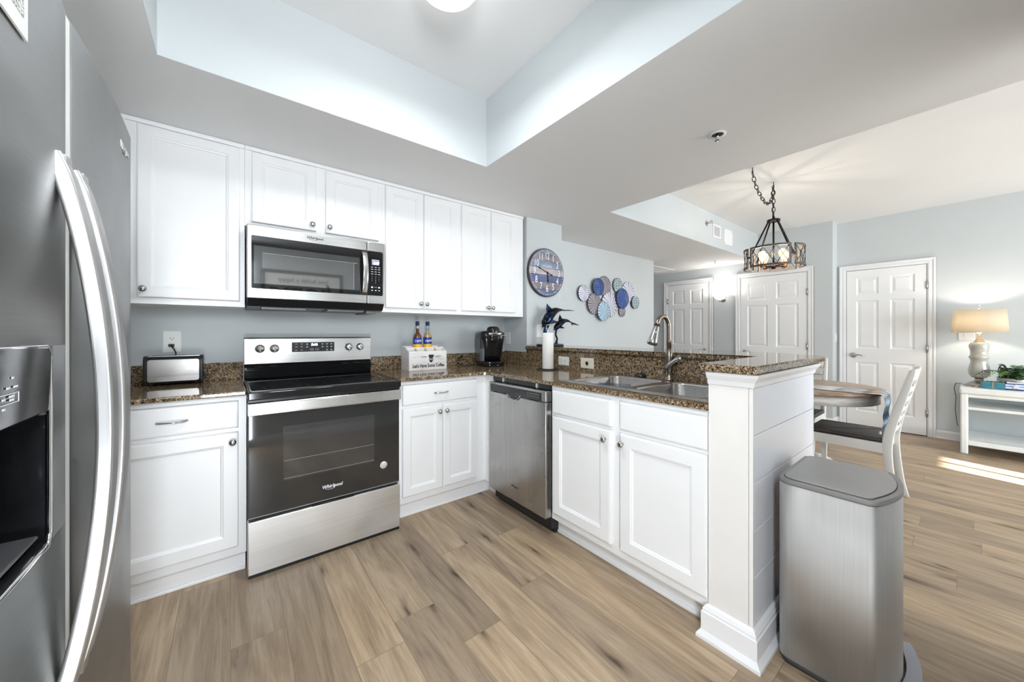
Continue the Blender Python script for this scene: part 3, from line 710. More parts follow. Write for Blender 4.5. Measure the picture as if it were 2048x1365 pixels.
# ------------------------------------------------------------------ dishwasher
d = thing('dishwasher', 'stainless steel dishwasher under the corner countertop', 'dishwasher', (1.45, 1.83, 0))
T = face_west(1.449, 0, 0); a0, a1 = -2.1205, -1.5365
g = G(T); g.box(a0 + 0.004, a1 - 0.010, 0.03, 0.858, -0.62, -0.055); obj('tub_box', g, black_m, d)
g = G(T); g.box(a0, a1, 0.108, 0.790, -0.05, 0, 0.006, 3); dd = obj('door', g, steel('dishwasher_steel', (0.47, 0.465, 0.455), 0.27, (160, 160, 2)), d)
g = G(T); g.box(a0, a1, 0.7925, 0.857, -0.05, 0.0, 0.006, 3); cp = obj('control_panel', g, steel_y, d)
g = G(T); g.box(a0 + 0.018, a1 - 0.035, 0.796, 0.845, -0.001, 0.0012); ks = obj('key_strip', g, gloss_black, cp)
g = G(T)
for i in range(5): g.box(a0 + 0.03 + i * 0.011, a0 + 0.038 + i * 0.011, 0.8478, 0.8505, 0, 0.0008)
obj('vent_slots', g, ink_m, cp)
g = G(T)
for i in range(6):
    x = -1.70 + i * 0.019
    g.box(x, x + 0.011, 0.828, 0.831, 0.0012, 0.0017); g.ball((x + 0.005, 0.813, 0.0014), 0.003, (1, 1, 0.2), 8)
obj('key_print', g, grey_m, ks)
g = G(T); pts = rrect(-1.908, -1.771, 0.768, 0.830, 0.028, 6); g.prism(pts, -0.03, 0.0016); g.T = T; obj('pocket_handle', g, gloss_black, cp)
g = G(T); g.tube([(-1.905 + 0.135 * t, 0.800 - 0.034 * math.sin(math.pi * t) ** 0.6, 0.001) for t in [i / 16 for i in range(17)]], 0.003, 8); obj('pocket_lip', g, chrome_m, cp)
g = G(T); text_into(g, 'Whirlpool', 0.017, Matrix.Translation((-1.828, 0.205, 0.0004)), shear=0.15, bold=0.0004); obj('logo', g, dark_m, dd)
g = G(T); g.box(a0 + 0.004, a1 - 0.004, 0.862, 0.8915, -0.5, -0.035); obj('gap_block', g, black_m, d)  # black block filling the dark gap above the dishwasher
for x in (a0 + 0.12, a1 - 0.12): g = G(T); g.box(x, x + 0.014, 0.859, 0.890, -0.035, -0.030); obj('mounting_bracket', g, chrome_m, d)
g = G(T); g.box(a0 + 0.002, -1.5455, 0.0, 0.104, -0.62, -0.085); obj('kick_plate', g, black_m, d)

# ------------------------------------------------------------------ range
r = thing('electric_range', 'stainless electric range with black glass cooktop, below the microwave', 'range', (0.44, 2.17, 0))
x0, x1 = 0.0648, 0.8178
g = G(); g.box(x0 + 0.002, x1 - 0.002, 2.20, 2.80, 0.03, 0.872); obj('body', g, dark_m, r)
g = G(); g.box(x0, x1, 2.139, 2.752, 0.872, 0.9125, 0.006, 3); ct = obj('cooktop', g, gloss_black, r)
g = G(); g.box(x0 + 0.018, x1 - 0.035, 2.168, 2.60, 0.9120, 0.9140); gl = obj('cooktop_glass', g, black_glass, ct)
g = G()
for q in ((x0 + 0.010, x1 - 0.026, 2.160, 2.1645), (x0 + 0.010, x1 - 0.026, 2.604, 2.6085), (x0 + 0.010, x0 + 0.0145, 2.160, 2.6085)): g.box(*q, 0.912, 0.9152)
obj('cooktop_trim', g, chrome_m, ct)
ring_m = plain('printed_burner_ring', (0.16, 0.16, 0.165), 0.12, var=0.1)
for bx, by, br in ((0.24, 2.28, 0.105), (0.60, 2.28, 0.085), (0.24, 2.50, 0.075), (0.60, 2.50, 0.10)):
    g = G()
    for q in (br, br * 0.62): g.lathe([(q - 0.0012, 0.9143), (q + 0.0012, 0.9143)], (bx, by, 0), 48)
    obj('burner_ring', g, ring_m, ct)
g = G(); g.box(x0 + 0.004, x1 - 0.004, 2.155, 2.2, 0.860, 0.872); obj('vent_gap', g, black_m, r)
# oven door
g = G(); g.box(x0 + 0.003, x1 - 0.003, 2.166, 2.205, 0.288, 0.858, 0.003, 2); od = obj('oven_door', g, oven_glass, r)
T = face_front(0, 2.166, 0)
g = G(T); g.box(0.213, 0.666, 0.445, 0.722, -0.0005, 0.0008); obj('oven_window', g, oven_window, od)
g = G(T)
for z in (0.545, 0.4535): g.box(0.215, 0.664, z, z + 0.0016, 0.0008, 0.0012)
obj('rack_line', g, grey_m, od)
g = G(); g.box(x0 - 0.001, x1 + 0.001, 2.143, 2.168, 0.796, 0.857, 0.004, 2); g.box(x0 + 0.04, x1 - 0.04, 2.1395, 2.1435, 0.803, 0.851, 0.0015, 1); g.box(x0 + 0.034, x0 + 0.037, 2.1415, 2.1435, 0.806, 0.848)
obj('handle', g, steel('handle_steel', (0.72, 0.71, 0.69), 0.25, (2, 60, 260)), od)
g = G(T); g.lathe([(0, 0.0012), (0.021, 0.0012), (0.021, 0)], (0.720, 0.412, 0), 28); st = obj('round_sticker', g, white_m, od)
g = G(T)
for k, t in enumerate(('PRODUCT', 'INFORMATION', 'Questions', '1-800-253-1301')): text_into(g, t, 0.0062, Matrix.Translation((0.720, 0.4225 - k * 0.0072, 0.0014)), 0.0002)
obj('sticker_print', g, dark_m, st)
g = G(T); text_into(g, 'Whirlpool', 0.0245, Matrix.Translation((0.441, 0.362, 0.0006)), shear=0.15, bold=0.0007); g.tube([(0.430 + 0.025 * math.cos(R(a)), 0.356 + 0.010 * math.sin(R(a)), 0.0008) for a in range(150, 400, 15)], 0.0009, 6); obj('logo', g, light_ink, od)
g = G(T); g.box(x0 + 0.003, x1 - 0.003, 0.291, 0.2945, 0.0, 0.0012); obj('door_seam', g, grey_m, od)
# drawer
g = G(); g.box(x0, x1, 2.160, 2.21, 0.0165, 0.2765, 0.004, 2); sd = obj('storage_drawer', g, steel('drawer_steel', (0.76, 0.755, 0.745), 0.42, (2, 60, 260), 0.05), r)
g = G(); g.box(0.34, 0.55, 2.158, 2.164, 0.2755, 0.2835, 0.001, 1); obj('drawer_lip', g, black_m, sd)
g = G(); g.box(x0 + 0.004, x1 - 0.004, 2.166, 2.79, 0.0, 0.03); obj('kick_plate', g, black_m, r)
# backguard
g = G(); g.prism([(2.752, 1.0065), (2.742, 1.0075), (2.742, 1.162), (2.748, 1.172), (2.80, 1.172), (2.80, 1.0065)], x0, x1, 0, bev=0.002); bg = obj('control_panel', g, steel('panel_steel', (0.70, 0.69, 0.67), 0.32, (2, 60, 260), 0.05), r)
g = G(); g.prism([(2.752, 0.9128), (2.745, 0.92), (2.735, 0.985), (2.758, 1.0065), (2.80, 1.0065), (2.80, 0.9128)], x0 + 0.001, x1 - 0.001, 0); obj('rear_trim', g, gloss_black, r)
T = face_front(0, 2.742, 0)
for kx in (0.145, 0.221, 0.665, 0.741):
    g = G(T); g.lathe([(0, 0.018), (0.017, 0.018), (0.0205, 0.014), (0.0225, 0.004), (0.026, 0.0)], (kx, 1.101, 0), 28); k = obj('knob', g, steel_v, bg)
    g = G(T); g.box(kx - 0.0055, kx + 0.0055, 1.080, 1.122, 0.014, 0.030, 0.003, 2); obj('grip', g, bright_m, k)
    g = G(T); g.box(kx - 0.001, kx + 0.001, 1.066, 1.071, 0, 0.0008)
    for a in range(-130, 140, 30): g.ball((kx + 0.033 * math.sin(R(a)), 1.101 + 0.033 * math.cos(R(a)), 0.0003), 0.0013, (1, 1, 0.3), 6)
    obj('dial_print', g, dark_m, bg)
g = G(T); g.box(0.316, 0.570, 1.075, 1.138, 0, 0.0015); tp = obj('touch_panel', g, plain('touch_panel_black', (0.03, 0.03, 0.032), 0.25), bg)
g = G(T); text_into(g, '5:46', 0.023, Matrix.Translation((0.446, 1.1215, 0.0017)), 0.0003, shear=0.12, bold=0.0006); obj('display_digits', g, digit_m, tp)
g = G(T)
for x in (0.335, 0.366, 0.398, 0.490, 0.518, 0.545):
    for z in (1.127, 1.108, 1.087):
        if z == 1.087 and x in (0.398, 0.490): continue
        g.box(x, x + 0.012, z - 0.0012, z + 0.0012, 0.0015, 0.0019)
        if x > 0.39: g.box(x + 0.002, x + 0.010, z - 0.0055, z - 0.003, 0.0015, 0.0019)
for x in (0.432, 0.464):
    g.tube([(x + 0.011 * math.cos(R(a)), 1.0895 + 0.0065 * math.sin(R(a)), 0.0016) for a in range(0, 360, 30)], 0.0006, 5, closed=True); text_into(g, 'START' if x < 0.45 else 'OFF', 0.0045, Matrix.Translation((x, 1.0895, 0.0016)), 0.0002)
obj('key_print', g, light_ink, tp)

# ------------------------------------------------------------------ microwave
m = thing('microwave_oven', 'stainless over-the-range microwave with black window', 'microwave', (0.44, 2.43, 1.39))
x0, x1, xd = 0.0685, 0.8165, 0.7015
T = face_front(0, 2.432, 0)
g = G(); g.box(x0 + 0.003, x1 - 0.003, 2.466, 2.83, 1.378, 1.796); obj('body', g, dark_m, m)
g = G(T); g.box(x0, xd - 0.001, 1.392, 1.797, -0.034, 0, 0.005, 3); md = obj('door', g, steel_h, m)
g = G(T); g.box(xd + 0.001, x1, 1.392, 1.797, -0.034, 0, 0.005, 3); mp = obj('control_side', g, steel_h, m)
g = G(T)
pts = [(xd - 0.0015, 1.446), (xd - 0.0015, 1.738)] + [(0.097 + 0.008 * math.cos(R(a)), 1.730 + 0.008 * math.sin(R(a))) for a in (90, 120, 150, 180)] + [(0.097 + 0.008 * math.cos(R(a)), 1.454 + 0.008 * math.sin(R(a))) for a in (180, 210, 240, 270)]
g.prism(pts, -0.001, 0.0012); bz = obj('window_bezel', g, black_glass, md)
g = G(T); g.box(0.101, 0.654, 1.473, 1.683, 0.0012, 0.0018); obj('inner_frame', g, mw_frame, bz)
g = G(T); g.box(0.139, 0.617, 1.476, 1.641, 0.0018, 0.0023); obj('window', g, mw_window, bz)
g = G(T)
g.box(0.139, 0.640, 1.6435, 1.646, 0.0018, 0.0023); g.box(0.6185, 0.621, 1.478, 1.6435, 0.0018, 0.0023); obj('window_line', g, grey_m, bz)
g = G(T)
pts = [(xd + 0.0015, 1.446), (xd + 0.0015, 1.738)] + [(0.793 + 0.010 * math.cos(R(a)), 1.728 + 0.010 * math.sin(R(a))) for a in (90, 60, 30, 0)] + [(0.793 + 0.010 * math.cos(R(a)), 1.456 + 0.010 * math.sin(R(a))) for a in (0, -30, -60, -90)]
g.prism(pts, -0.001, 0.0012); kp = obj('keypad', g, gloss_black, mp)
g = G(T); g.box(0.731, 0.779, 1.648, 1.684, 0.0012, 0.0017); ds = obj('display', g, lcd_m, kp)
g = G(T); text_into(g, '5:47', 0.021, Matrix.Translation((0.760, 1.659, 0.0018)), 0.0003, bold=0.0006); obj('display_digits', g, digit_m, ds)
g = G(T)
for c3, x in enumerate((0.733, 0.756, 0.778)):
    for z in (1.633, 1.619, 1.603, 1.588): g.box(x - 0.007, x + 0.007, z - 0.0015, z + 0.0015, 0.0012, 0.0017); 
    for k3, z in enumerate((1.570, 1.557, 1.544)): text_into(g, str(k3 * 3 + c3 + 1), 0.0085, Matrix.Translation((x, z, 0.0014)), 0.0002)
    g.box(x - 0.006, x + 0.006, 1.496, 1.505, 0.0012, 0.0017) if c3 != 1 else g.box(x - 0.008, x + 0.008, 1.499, 1.501, 0.0012, 0.0017)
    g.box(x - 0.005, x + 0.005, 1.478, 1.483, 0.0012, 0.0017)
text_into(g, '0', 0.0085, Matrix.Translation((0.756, 1.531, 0.0014)), 0.0002)
obj('key_print', g, light_ink, kp)
g = G(T); prof = [(-0.001, -0.002), (0.001, -0.002), (0.001, 0.002)]
pts = [(0.682, 1.452 + 0.272 * t, 0.012 + 0.032 * math.sin(math.pi * t) ** 0.8) for t in [i / 16 for i in range(17)]]
g.sweep(pts, rrect(-0.016, 0.016, -0.005, 0.005, 0.004, 3), (1, 0, 0), True)
for z in (1.456, 1.720): g.box(0.674, 0.690, z - 0.006, z + 0.006, 0, 0.016)
obj('handle', g, steel('mw_handle_steel', (0.72, 0.71, 0.69), 0.2, (2, 60, 2)), md)
g = G(T); text_into(g, 'Whirlpool', 0.021, Matrix.Translation((0.400, 1.768, 0.0004)), shear=0.15, bold=0.0005); g.tube([(0.392 + 0.022 * math.cos(R(a)), 1.763 + 0.009 * math.sin(R(a)), 0.0006) for a in range(150, 400, 15)], 0.0008, 6); obj('logo', g, dark_m, md)
g = G(); g.prism([(2.436, 1.391), (2.470, 1.350), (2.80, 1.342), (2.80, 1.391)], x0 + 0.004, x1 - 0.004, 0); vt = obj('vent_base', g, black_m, m)
g = G(); g.box(0.14, 0.36, 2.50, 2.70, 1.338, 1.350); g.box(0.48, 0.70, 2.50, 2.70, 1.338, 1.350); g.box(0.72, 0.79, 2.52, 2.78, 1.332, 1.350); obj('grease_filter', g, plain('dull_filter_metal', (0.20, 0.20, 0.20), 0.5, 0.6, var=0.2, scale=(60, 60, 60)), vt)

# ------------------------------------------------------------------ refrigerator
XF = -0.2225
f = thing('refrigerator', 'large stainless side-by-side refrigerator with in-door dispenser', 'refrigerator', (-0.6, 1.02, 0))
g = G(); g.box(-1.02, -0.302, 0.565, 1.472, 0.02, 1.735, 0.004, 2); obj('body', g, plain('fridge_side_grey', (0.42, 0.42, 0.415), 0.45, var=0.02), f)
g = G(); g.box(-1.0, -0.29, 0.58, 1.46, 0.0, 0.06); obj('base_grille', g, black_m, f)
def bulge(y, ya, yb): 
    t = (y - (ya + yb) / 2) / ((yb - ya) / 2); return XF + 0.006 * (1 - t * t)
def skin(ya, yb, y0, y1, n=14):
    """outline of a door slice between y0 and y1 of a door that spans ya..yb; rounded at the door's own edges"""
    out = []
    for i in range(n + 1):
        y = y0 + (y1 - y0) * i / n; x = bulge(y, ya, yb); e = min(y - ya, yb - y)
        if e < 0.012: x -= 0.012 - math.sqrt(max(0, 0.012 ** 2 - (0.012 - e) ** 2))
        out.append((x, y))
    return out
def ylist(ya, yb, y0, y1):
    ys = [ya + d for d in (0, 0.0008, 0.003, 0.0065, 0.012)] + [ya + 0.012 + (yb - ya - 0.024) * i / 12 for i in range(1, 12)] + [yb - d for d in (0.012, 0.0065, 0.003, 0.0008, 0)]
    return [y0] + [y for y in ys if y0 + 1e-4 < y < y1 - 1e-4] + [y1]
def door_slice(g, ya, yb, y0, y1, z0, z1, xb=-0.298):
    pts = []
    for y in ylist(ya, yb, y0, y1):
        x = bulge(y, ya, yb); e = min(y - ya, yb - y)
        if e < 0.012: x -= 0.012 - math.sqrt(max(0, 0.012 ** 2 - (0.012 - e) ** 2))
        pts.append((x, y))
    pts += [(xb, y1), (xb, y0)]
    g.prism(pts, z0, z1, smooth=True); return g
DA, DB, DC, DD = 0.570, 0.9645, 0.9755, 1.474
def finish(g, mat, name):
    o = obj(name, g, mat, f)
    return o
g = G(); door_slice(g, DC, DD, DC, DD, 0.065, 1.750); rd = finish(g, fridge_m, 'refrigerator_door')
ZD0, ZD1, ZP = 0.880, 1.180, 1.076
g = G(); door_slice(g, DA, DB, DA, DB, 0.065, ZD0); door_slice(g, DA, DB, DA, DB, ZD1, 1.750); door_slice(g, DA, DB, 0.868, DB, ZD0, ZD1); door_slice(g, DA, DB, DA, 0.602, ZD0, ZD1)
fd = finish(g, fridge_m, 'freezer_door')
gask = plain('pale_door_gasket', (0.80, 0.80, 0.78), 0.4, var=0.02)
g = G(); g.box(-0.292, -0.2235, DB - 0.004, DC + 0.004, 0.07, 1.748); obj('gasket', g, gask, f)
# dispenser
g = G(); g.box(-0.2975, -0.290, 0.602, 0.868, ZD0, ZD1); g.box(-0.29, -0.221, 0.602, 0.606, ZD0, ZP); g.box(-0.29, -0.221, 0.864, 0.868, ZD0, ZP); g.prism([(-0.29, ZD0), (-0.217, ZD0), (-0.219, ZD0 + 0.006), (-0.29, ZD0 + 0.02)], 0.602, 0.868, 1)
di = obj('dispenser_recess', g, gloss_black, fd)
g = G(); g.prism([(-0.29, ZP), (-0.228, ZP), (-0.2165, ZP + 0.008), (-0.2145, ZD1), (-0.29, ZD1)], 0.603, 0.867, 1, bev=0.003); dc = obj('dispenser_panel', g, steel('dispenser_steel', (0.22, 0.22, 0.225), 0.14, (60, 2, 120)), di)
TE = face_east(-0.2144, 0, 0)
g = G(TE); g.box(0.612, 0.697, 1.118, 1.150, 0.0, 0.0012); obj('dispenser_display', g, black_glass, di)
g = G(TE)
text_into(g, '37', 0.012, Matrix.Translation((0.686, 1.133, 0.0016)), 0.0002); g.box(0.6985, 0.7, 1.115, 1.152, 0.0, 0.0016); g.box(0.612, 0.7, 1.115, 1.1162, 0, 0.0016)
for y, z, w in ((0.738, 1.144, 0.005), (0.726, 1.132, 0.008), (0.746, 1.1325, 0.011), (0.735, 1.1212, 0.013), (0.735, 1.1168, 0.010), (0.715, 1.119, 0.008), (0.715, 1.1075, 0.007), (0.68, 1.106, 0.012)): g.box(y - w / 2, y + w / 2, z - 0.0011, z + 0.0011, 0.0, 0.0006)
for z in (1.1245, 1.1125): g.box(0.704, 0.754, z, z + 0.0006, 0, 0.0006)
g.box(0.7535, 0.754, 1.1125, 1.125, 0, 0.0006)
obj('dispenser_print', g, light_ink, di)
g = G(); g.box(-0.285, -0.270, 0.72, 0.79, 0.99, 1.075, 0.004, 2); g.box(-0.275, -0.245, 0.735, 0.775, 1.04, 1.0755, 0.004, 2); obj('paddle', g, black_m, di)
g = G(); g.tube([(-0.262, 0.76, 1.06), (-0.266, 0.745, 0.98), (-0.27, 0.72, 0.90)], 0.010, 10); obj('water_nozzle', g, black_m, di)
g = G(); g.box(-0.285, -0.222, 0.625, 0.845, ZD0 + 0.018, ZD0 + 0.023, 0.002, 1); obj('drip_tray', g, dark_m, di)
g = G()
T = Matrix(((0, 0, 1, 0), (1, 0, 0, 0), (0, 1, 0, 0), (0, 0, 0, 1)))
pts = [(bulge(y, DA, DB) + 0.001, y, z) for y, z in [(0.602 + 0.266 * t, z) for t, z in ()]]
loop = rrect(0.602, 0.868, ZD0, ZD1, 0.022, 6)
g.tube([(bulge(y, DA, DB) + 0.0005, y, z) for y, z in loop], 0.0035, 8, closed=True); obj('dispenser_bezel', g, bright_m, di)
# handles: bowed bars beside the gap
def fridge_handle(yc, parent, z0, z1, wy):
    n = 28; pts = []
    for i in range(n + 1):
        t = i / n; s_ = math.sin(math.pi * t)
        pts.append((XF - 0.002 + 0.058 * s_ ** 0.75, yc, z0 + (z1 - z0) * t))
    g = G(); g.sweep(pts, rrect(-wy / 2, wy / 2, -0.011, 0.011, 0.005, 4), (0, 1, 0), False)
    for z in (z0, z1): 
        s = 1 if z == z0 else -1
        g.box(XF - 0.012, XF + 0.014, yc - wy / 2 + 0.004, yc + wy / 2 - 0.004, min(z - s * 0.002, z + s * 0.04), max(z - s * 0.002, z + s * 0.04), 0.004, 2)
    return obj('handle', g, steel('fridge_handle_steel', (0.46, 0.455, 0.45), 0.42, (120, 120, 2)), parent)
fridge_handle(0.915, fd, 0.585, 1.488, 0.040); fridge_handle(1.004, rd, 0.585, 1.488, 0.040)
g = G(face_east(bulge(1.335, DC, DD) - 0.0002, 0, 0)); text_into(g, 'Whirlpool', 0.021, Matrix.Translation((1.362, 1.678, 0)), 0.0012, shear=0.15, bold=0.0006)
g.tube([(1.355 + 0.022 * math.cos(R(a)), 1.673 + 0.009 * math.sin(R(a)), 0.001) for a in range(150, 400, 15)], 0.0012, 6); obj('logo', g, bright_m, rd)
m, nt, n, l, b = newmat('speckled_print')
v = n.new('ShaderNodeTexVoronoi'); v.inputs['Scale'].default_value = 420; l.new(coords(n, l), v.inputs['Vector'])
sc = n.new('ShaderNodeSeparateColor'); l.new(v.outputs['Color'], sc.inputs[0]); rp = ramp(n, [(0.25, (0.16, 0.16, 0.15)), (0.5, (0.5, 0.5, 0.47)), (0.8, (0.75, 0.75, 0.72))]); l.new(sc.outputs[0], rp.inputs[0]); l.new(rp.outputs[0], b.inputs['Base Color'])
g = G(); g.box(bulge(0.72, DA, DB) + 0.0015, bulge(0.72, DA, DB) + 0.004, 0.575, 0.776, 1.588, 1.742); sh = tag(obj('photo_magnet', g, white_m), 'white bordered speckled picture stuck to the freezer door', 'picture')
g = G(); g.box(bulge(0.72, DA, DB) + 0.0038, bulge(0.72, DA, DB) + 0.0046, 0.592, 0.7625, 1.611, 1.73); obj('print', g, m, sh)

# ------------------------------------------------------------------ wall plates
def wall_plate(T, w, h, label, kind, parent_group=None, col=None, name=None):
    """kind: duplex, sideways duplex, toggle, rocker, plain"""
    col = col or white_m
    t = thing(name or ('wall_outlet' if 'duplex' in kind else 'light_switch'), label, 'outlet' if 'duplex' in kind else 'switch', T @ Vector((0, 0, 0)))
    g = G(T); g.rings([(-w / 2 + i, w / 2 - i, -h / 2 + i, h / 2 - i, z) for i, z in ((0, 0), (0, 0.003), (0.004, 0.006))]); obj('plate', g, col, t)
    if 'duplex' in kind:
        side = 'sideways' in kind
        for s in (-1, 1):
            cx, cy = (s * 0.0195, 0) if side else (0, s * 0.0195)
            g = G(T); a, bb = (0.0135, 0.0165) if side else (0.0165, 0.0135)
            g.prism(rrect(cx - a, cx + a, cy - bb, cy + bb, 0.006, 3), 0.0055, 0.0072); so = obj('socket', g, col, t)
            g = G(T)
            for q in (-1, 1):
                if side: g.box(cx - 0.005, cx + 0.004, cy + q * 0.0065 - 0.001, cy + q * 0.0065 + 0.001, 0.0072, 0.0076)
                else: g.box(cx + q * 0.0065 - 0.001, cx + q * 0.0065 + 0.001, cy - 0.003, cy + 0.006, 0.0072, 0.0076)
            g.ball((cx + (0.009 if side else 0), cy - (0 if side else 0.008), 0.0073), 0.0024, (1, 1, 0.2), 8)
            obj('slots', g, ink_m, so)
    elif kind == 'toggle':
        g = G(T); g.box(-0.005, 0.005, -0.012, 0.012, 0.0055, 0.007); g.box(-0.004, 0.004, -0.003, 0.008, 0.006, 0.016, 0.001, 1); obj('toggle', g, col, t)
    elif kind == 'rocker':
        g = G(T); g.box(-0.017, 0.017, -0.033, 0.033, 0.0055, 0.0085, 0.002, 1); obj('rocker', g, col, t)
    return t
wall_plate(face_front(-0.2645, 2.835, 1.149), 0.079, 0.124, 'white wall outlet with a black plug, above the toaster', 'duplex')
wall_plate(face_west(2.12, 2.775, 1.150), 0.075, 0.118, 'white rocker switch on the corner wall beside the coffee maker', 'rocker')
wall_plate(face_front(2.30, 2.495, 1.215), 0.12, 0.118, 'wide white switch plate on the wall behind the dolphin sculpture', 'rocker')
wall_plate(face_west(2.115, 2.030, 0.974), 0.116, 0.071, 'white sideways outlet in the granite backsplash beside the paper towels', 'sideways duplex')
t = thing('wall_socket', 'ivory plate with an empty ring socket in the granite backsplash, nearer the sink', 'outlet', (2.115, 1.787, 0.971))
T = face_west(2.115, 1.787, 0.971)
g = G(T); g.rings([(-0.062 + i, 0.062 - i, -0.039 + i, 0.039 - i, z) for i, z in ((0, 0), (0, 0.003), (0.004, 0.006))]); obj('plate', g, ivory_m, t)
g = G(T); g.lathe([(0.017, 0.0055), (0.019, 0.0075), (0.021, 0.0055)], (0, 0, 0), 24); g.lathe([(0, 0.006), (0.015, 0.006)], (0, 0, 0), 16); obj('socket_ring', g, ivory_m, t)
g = G(T)
for a in (90, 210, 330): g.tube([(0.004 * math.cos(R(a)), 0.004 * math.sin(R(a)), 0.0065), (0.012 * math.cos(R(a)), 0.012 * math.sin(R(a)), 0.0065)], 0.0016, 6)
obj('slots', g, plain('brass_slots', (0.35, 0.26, 0.12), 0.4, 0.8), t)
wall_plate(face_west(XR, 0.045, 1.178), 0.116, 0.118, 'white double switch plate on the wall behind the table lamp', 'rocker')
wall_plate(face_front(6.28, 1.115, 1.14), 0.072, 0.118, 'narrow white switch plate on the short return wall beside the closest closed door', 'toggle')

# ------------------------------------------------------------------ on the range wall worktop
t = thing('toaster', 'long stainless toaster with black ends on the granite countertop', 'toaster', (-0.243, 2.74, ZC))
xa, xb, ya, yb = -0.364, -0.122, 2.684, 2.798
g = G(); prof = [(ya + 0.006, ZC + 0.012), (ya, ZC + 0.03), (ya + 0.003, ZC + 0.135), (ya + 0.016, ZC + 0.158), (yb - 0.016, ZC + 0.158), (yb - 0.003, ZC + 0.135), (yb, ZC + 0.03), (yb - 0.006, ZC + 0.012)]
g.prism(prof, xa + 0.014, xb - 0.014, 0, bev=0.002); obj('body', g, gloss_black, t)
g = G(); g.prism(rrect(xa + 0.016, xb - 0.016, ZC + 0.022, ZC + 0.142, 0.012, 4), ya - 0.003, ya + 0.01, 1, bev=0.002); obj('side_shell', g, steel('toaster_steel', (0.74, 0.71, 0.69), 0.26, (2, 60, 200)), t)
for a, b2 in ((xa, xa + 0.017), (xb - 0.017, xb)):
    g = G(); g.prism([(y, z + (0.003 if z > ZC + 0.1 else -0.004)) for y, z in prof], a, b2, 0, bev=0.005); obj('end_cap', g, black_m, t)
g = G(); g.box(xa + 0.016, xb - 0.016, ya + 0.014, yb - 0.014, ZC + 0.157, ZC + 0.162, 0.001, 1); obj('top_plate', g, steel_h, t)
g = G(); g.box(xa + 0.03, xb - 0.03, 2.722, 2.736, ZC + 0.160, ZC + 0.163); g.box(xa + 0.03, xb - 0.03, 2.750, 2.764, ZC + 0.160, ZC + 0.163); obj('slot', g, ink_m, t)
g = G(); g.box(xb, xb + 0.02, 2.705, 2.735, ZC + 0.108, ZC + 0.115, 0.002, 1); obj('lever', g, chrome_m, t)
g = G(); g.tube([(xb, 2.72, ZC + 0.052), (xb + 0.018, 2.72, ZC + 0.052)], 0.011, 14); obj('dial', g, dark_m, t)
g = G()
for x in (xa + 0.03, xb - 0.03):
    for y in (ya + 0.02, yb - 0.02): g.tube([(x, y, ZC + 0.0006), (x, y, ZC + 0.016)], 0.008, 8)
obj('feet', g, black_m, t)
g = G(); g.box(-0.278, -0.253, 2.804, 2.8275, 1.121, 1.137, 0.003, 2)
g.tube([(-0.265, 2.806, 1.128), (-0.262, 2.796, 1.122), (-0.252, 2.800, 1.105), (-0.246, 2.808, 1.085), (-0.250, 2.806, 1.06), (-0.256, 2.804, 1.03), (-0.25, 2.803, 0.97), (-0.245, 2.795, 0.945)], 0.0035, 8)
obj('power_cord', g, black_m, t)

b = thing('coffee_station_box', 'whitewashed wooden box lettered about coffee, on the granite countertop', 'box', (1.2, 2.63, ZC))
xa, xb, ya, yb, z0 = 1.045, 1.356, 2.580, 2.735, ZC + 0.0005
g = G(); g.box(xa, xb, ya, ya + 0.010, z0, z0 + 0.147, 0.001, 1); fr = obj('front_board', g, boxw_m, b)
sidep = [(ya + 0.010, z0), (ya + 0.010, z0 + 0.147), (ya + 0.03, z0 + 0.150), (ya + 0.075, z0 + 0.178), (yb, z0 + 0.183), (yb, z0)]
for x in (xa, xb - 0.010): g = G(); g.prism(sidep, x, x + 0.010, 0); obj('side_board', g, boxw_m, b)
g = G(); g.box(xa + 0.010, xb - 0.010, yb - 0.010, yb, z0, z0 + 0.183); obj('back_board', g, boxw_m, b)
g = G(); g.box(xa + 0.010, xb - 0.010, ya + 0.010, yb - 0.010, z0, z0 + 0.012); obj('bottom_board', g, pine_m, b)
g = G(); g.box(xa + 0.010, xb - 0.010, ya + 0.068, ya + 0.075, z0 + 0.012, z0 + 0.174); obj('long_divider', g, boxw_m, b)
for x in (1.118, 1.198, 1.278): g = G(); g.prism([(ya + 0.010, z0 + 0.012), (ya + 0.010, z0 + 0.140), (ya + 0.068, z0 + 0.172), (ya + 0.068, z0 + 0.012)], x, x + 0.006, 0); obj('divider', g, pine_m, b)
T = face_front(0, ya, 0); g = G(T)
text_into(g, "Let's Have Some Coffee", 0.036, Matrix.Translation((1.203, z0 + 0.034, 0.0004)), 0.0003, bold=0.0010, sx=0.74)
g.prism([(1.222 - 0.022, z0 + 0.118), (1.222 + 0.022, z0 + 0.118), (1.222 + 0.019, z0 + 0.100), (1.222 + 0.012, z0 + 0.090), (1.222 - 0.012, z0 + 0.090), (1.222 - 0.019, z0 + 0.100)], 0, 0.0006)
g.prism([(1.222 - 0.022, z0 + 0.087), (1.222 + 0.022, z0 + 0.087), (1.222 + 0.017, z0 + 0.081), (1.222 - 0.017, z0 + 0.081)], 0, 0.0006)
g.prism([(1.222 - 0.020, z0 + 0.077), (1.222 + 0.020, z0 + 0.077), (1.222 + 0.004, z0 + 0.058), (1.222 - 0.004, z0 + 0.058)], 0, 0.0006)
g.tube([(1.243, z0 + 0.114, 0.0004), (1.250, z0 + 0.111, 0.0004), (1.249, z0 + 0.102, 0.0004), (1.241, z0 + 0.098, 0.0004)], 0.0012, 6)
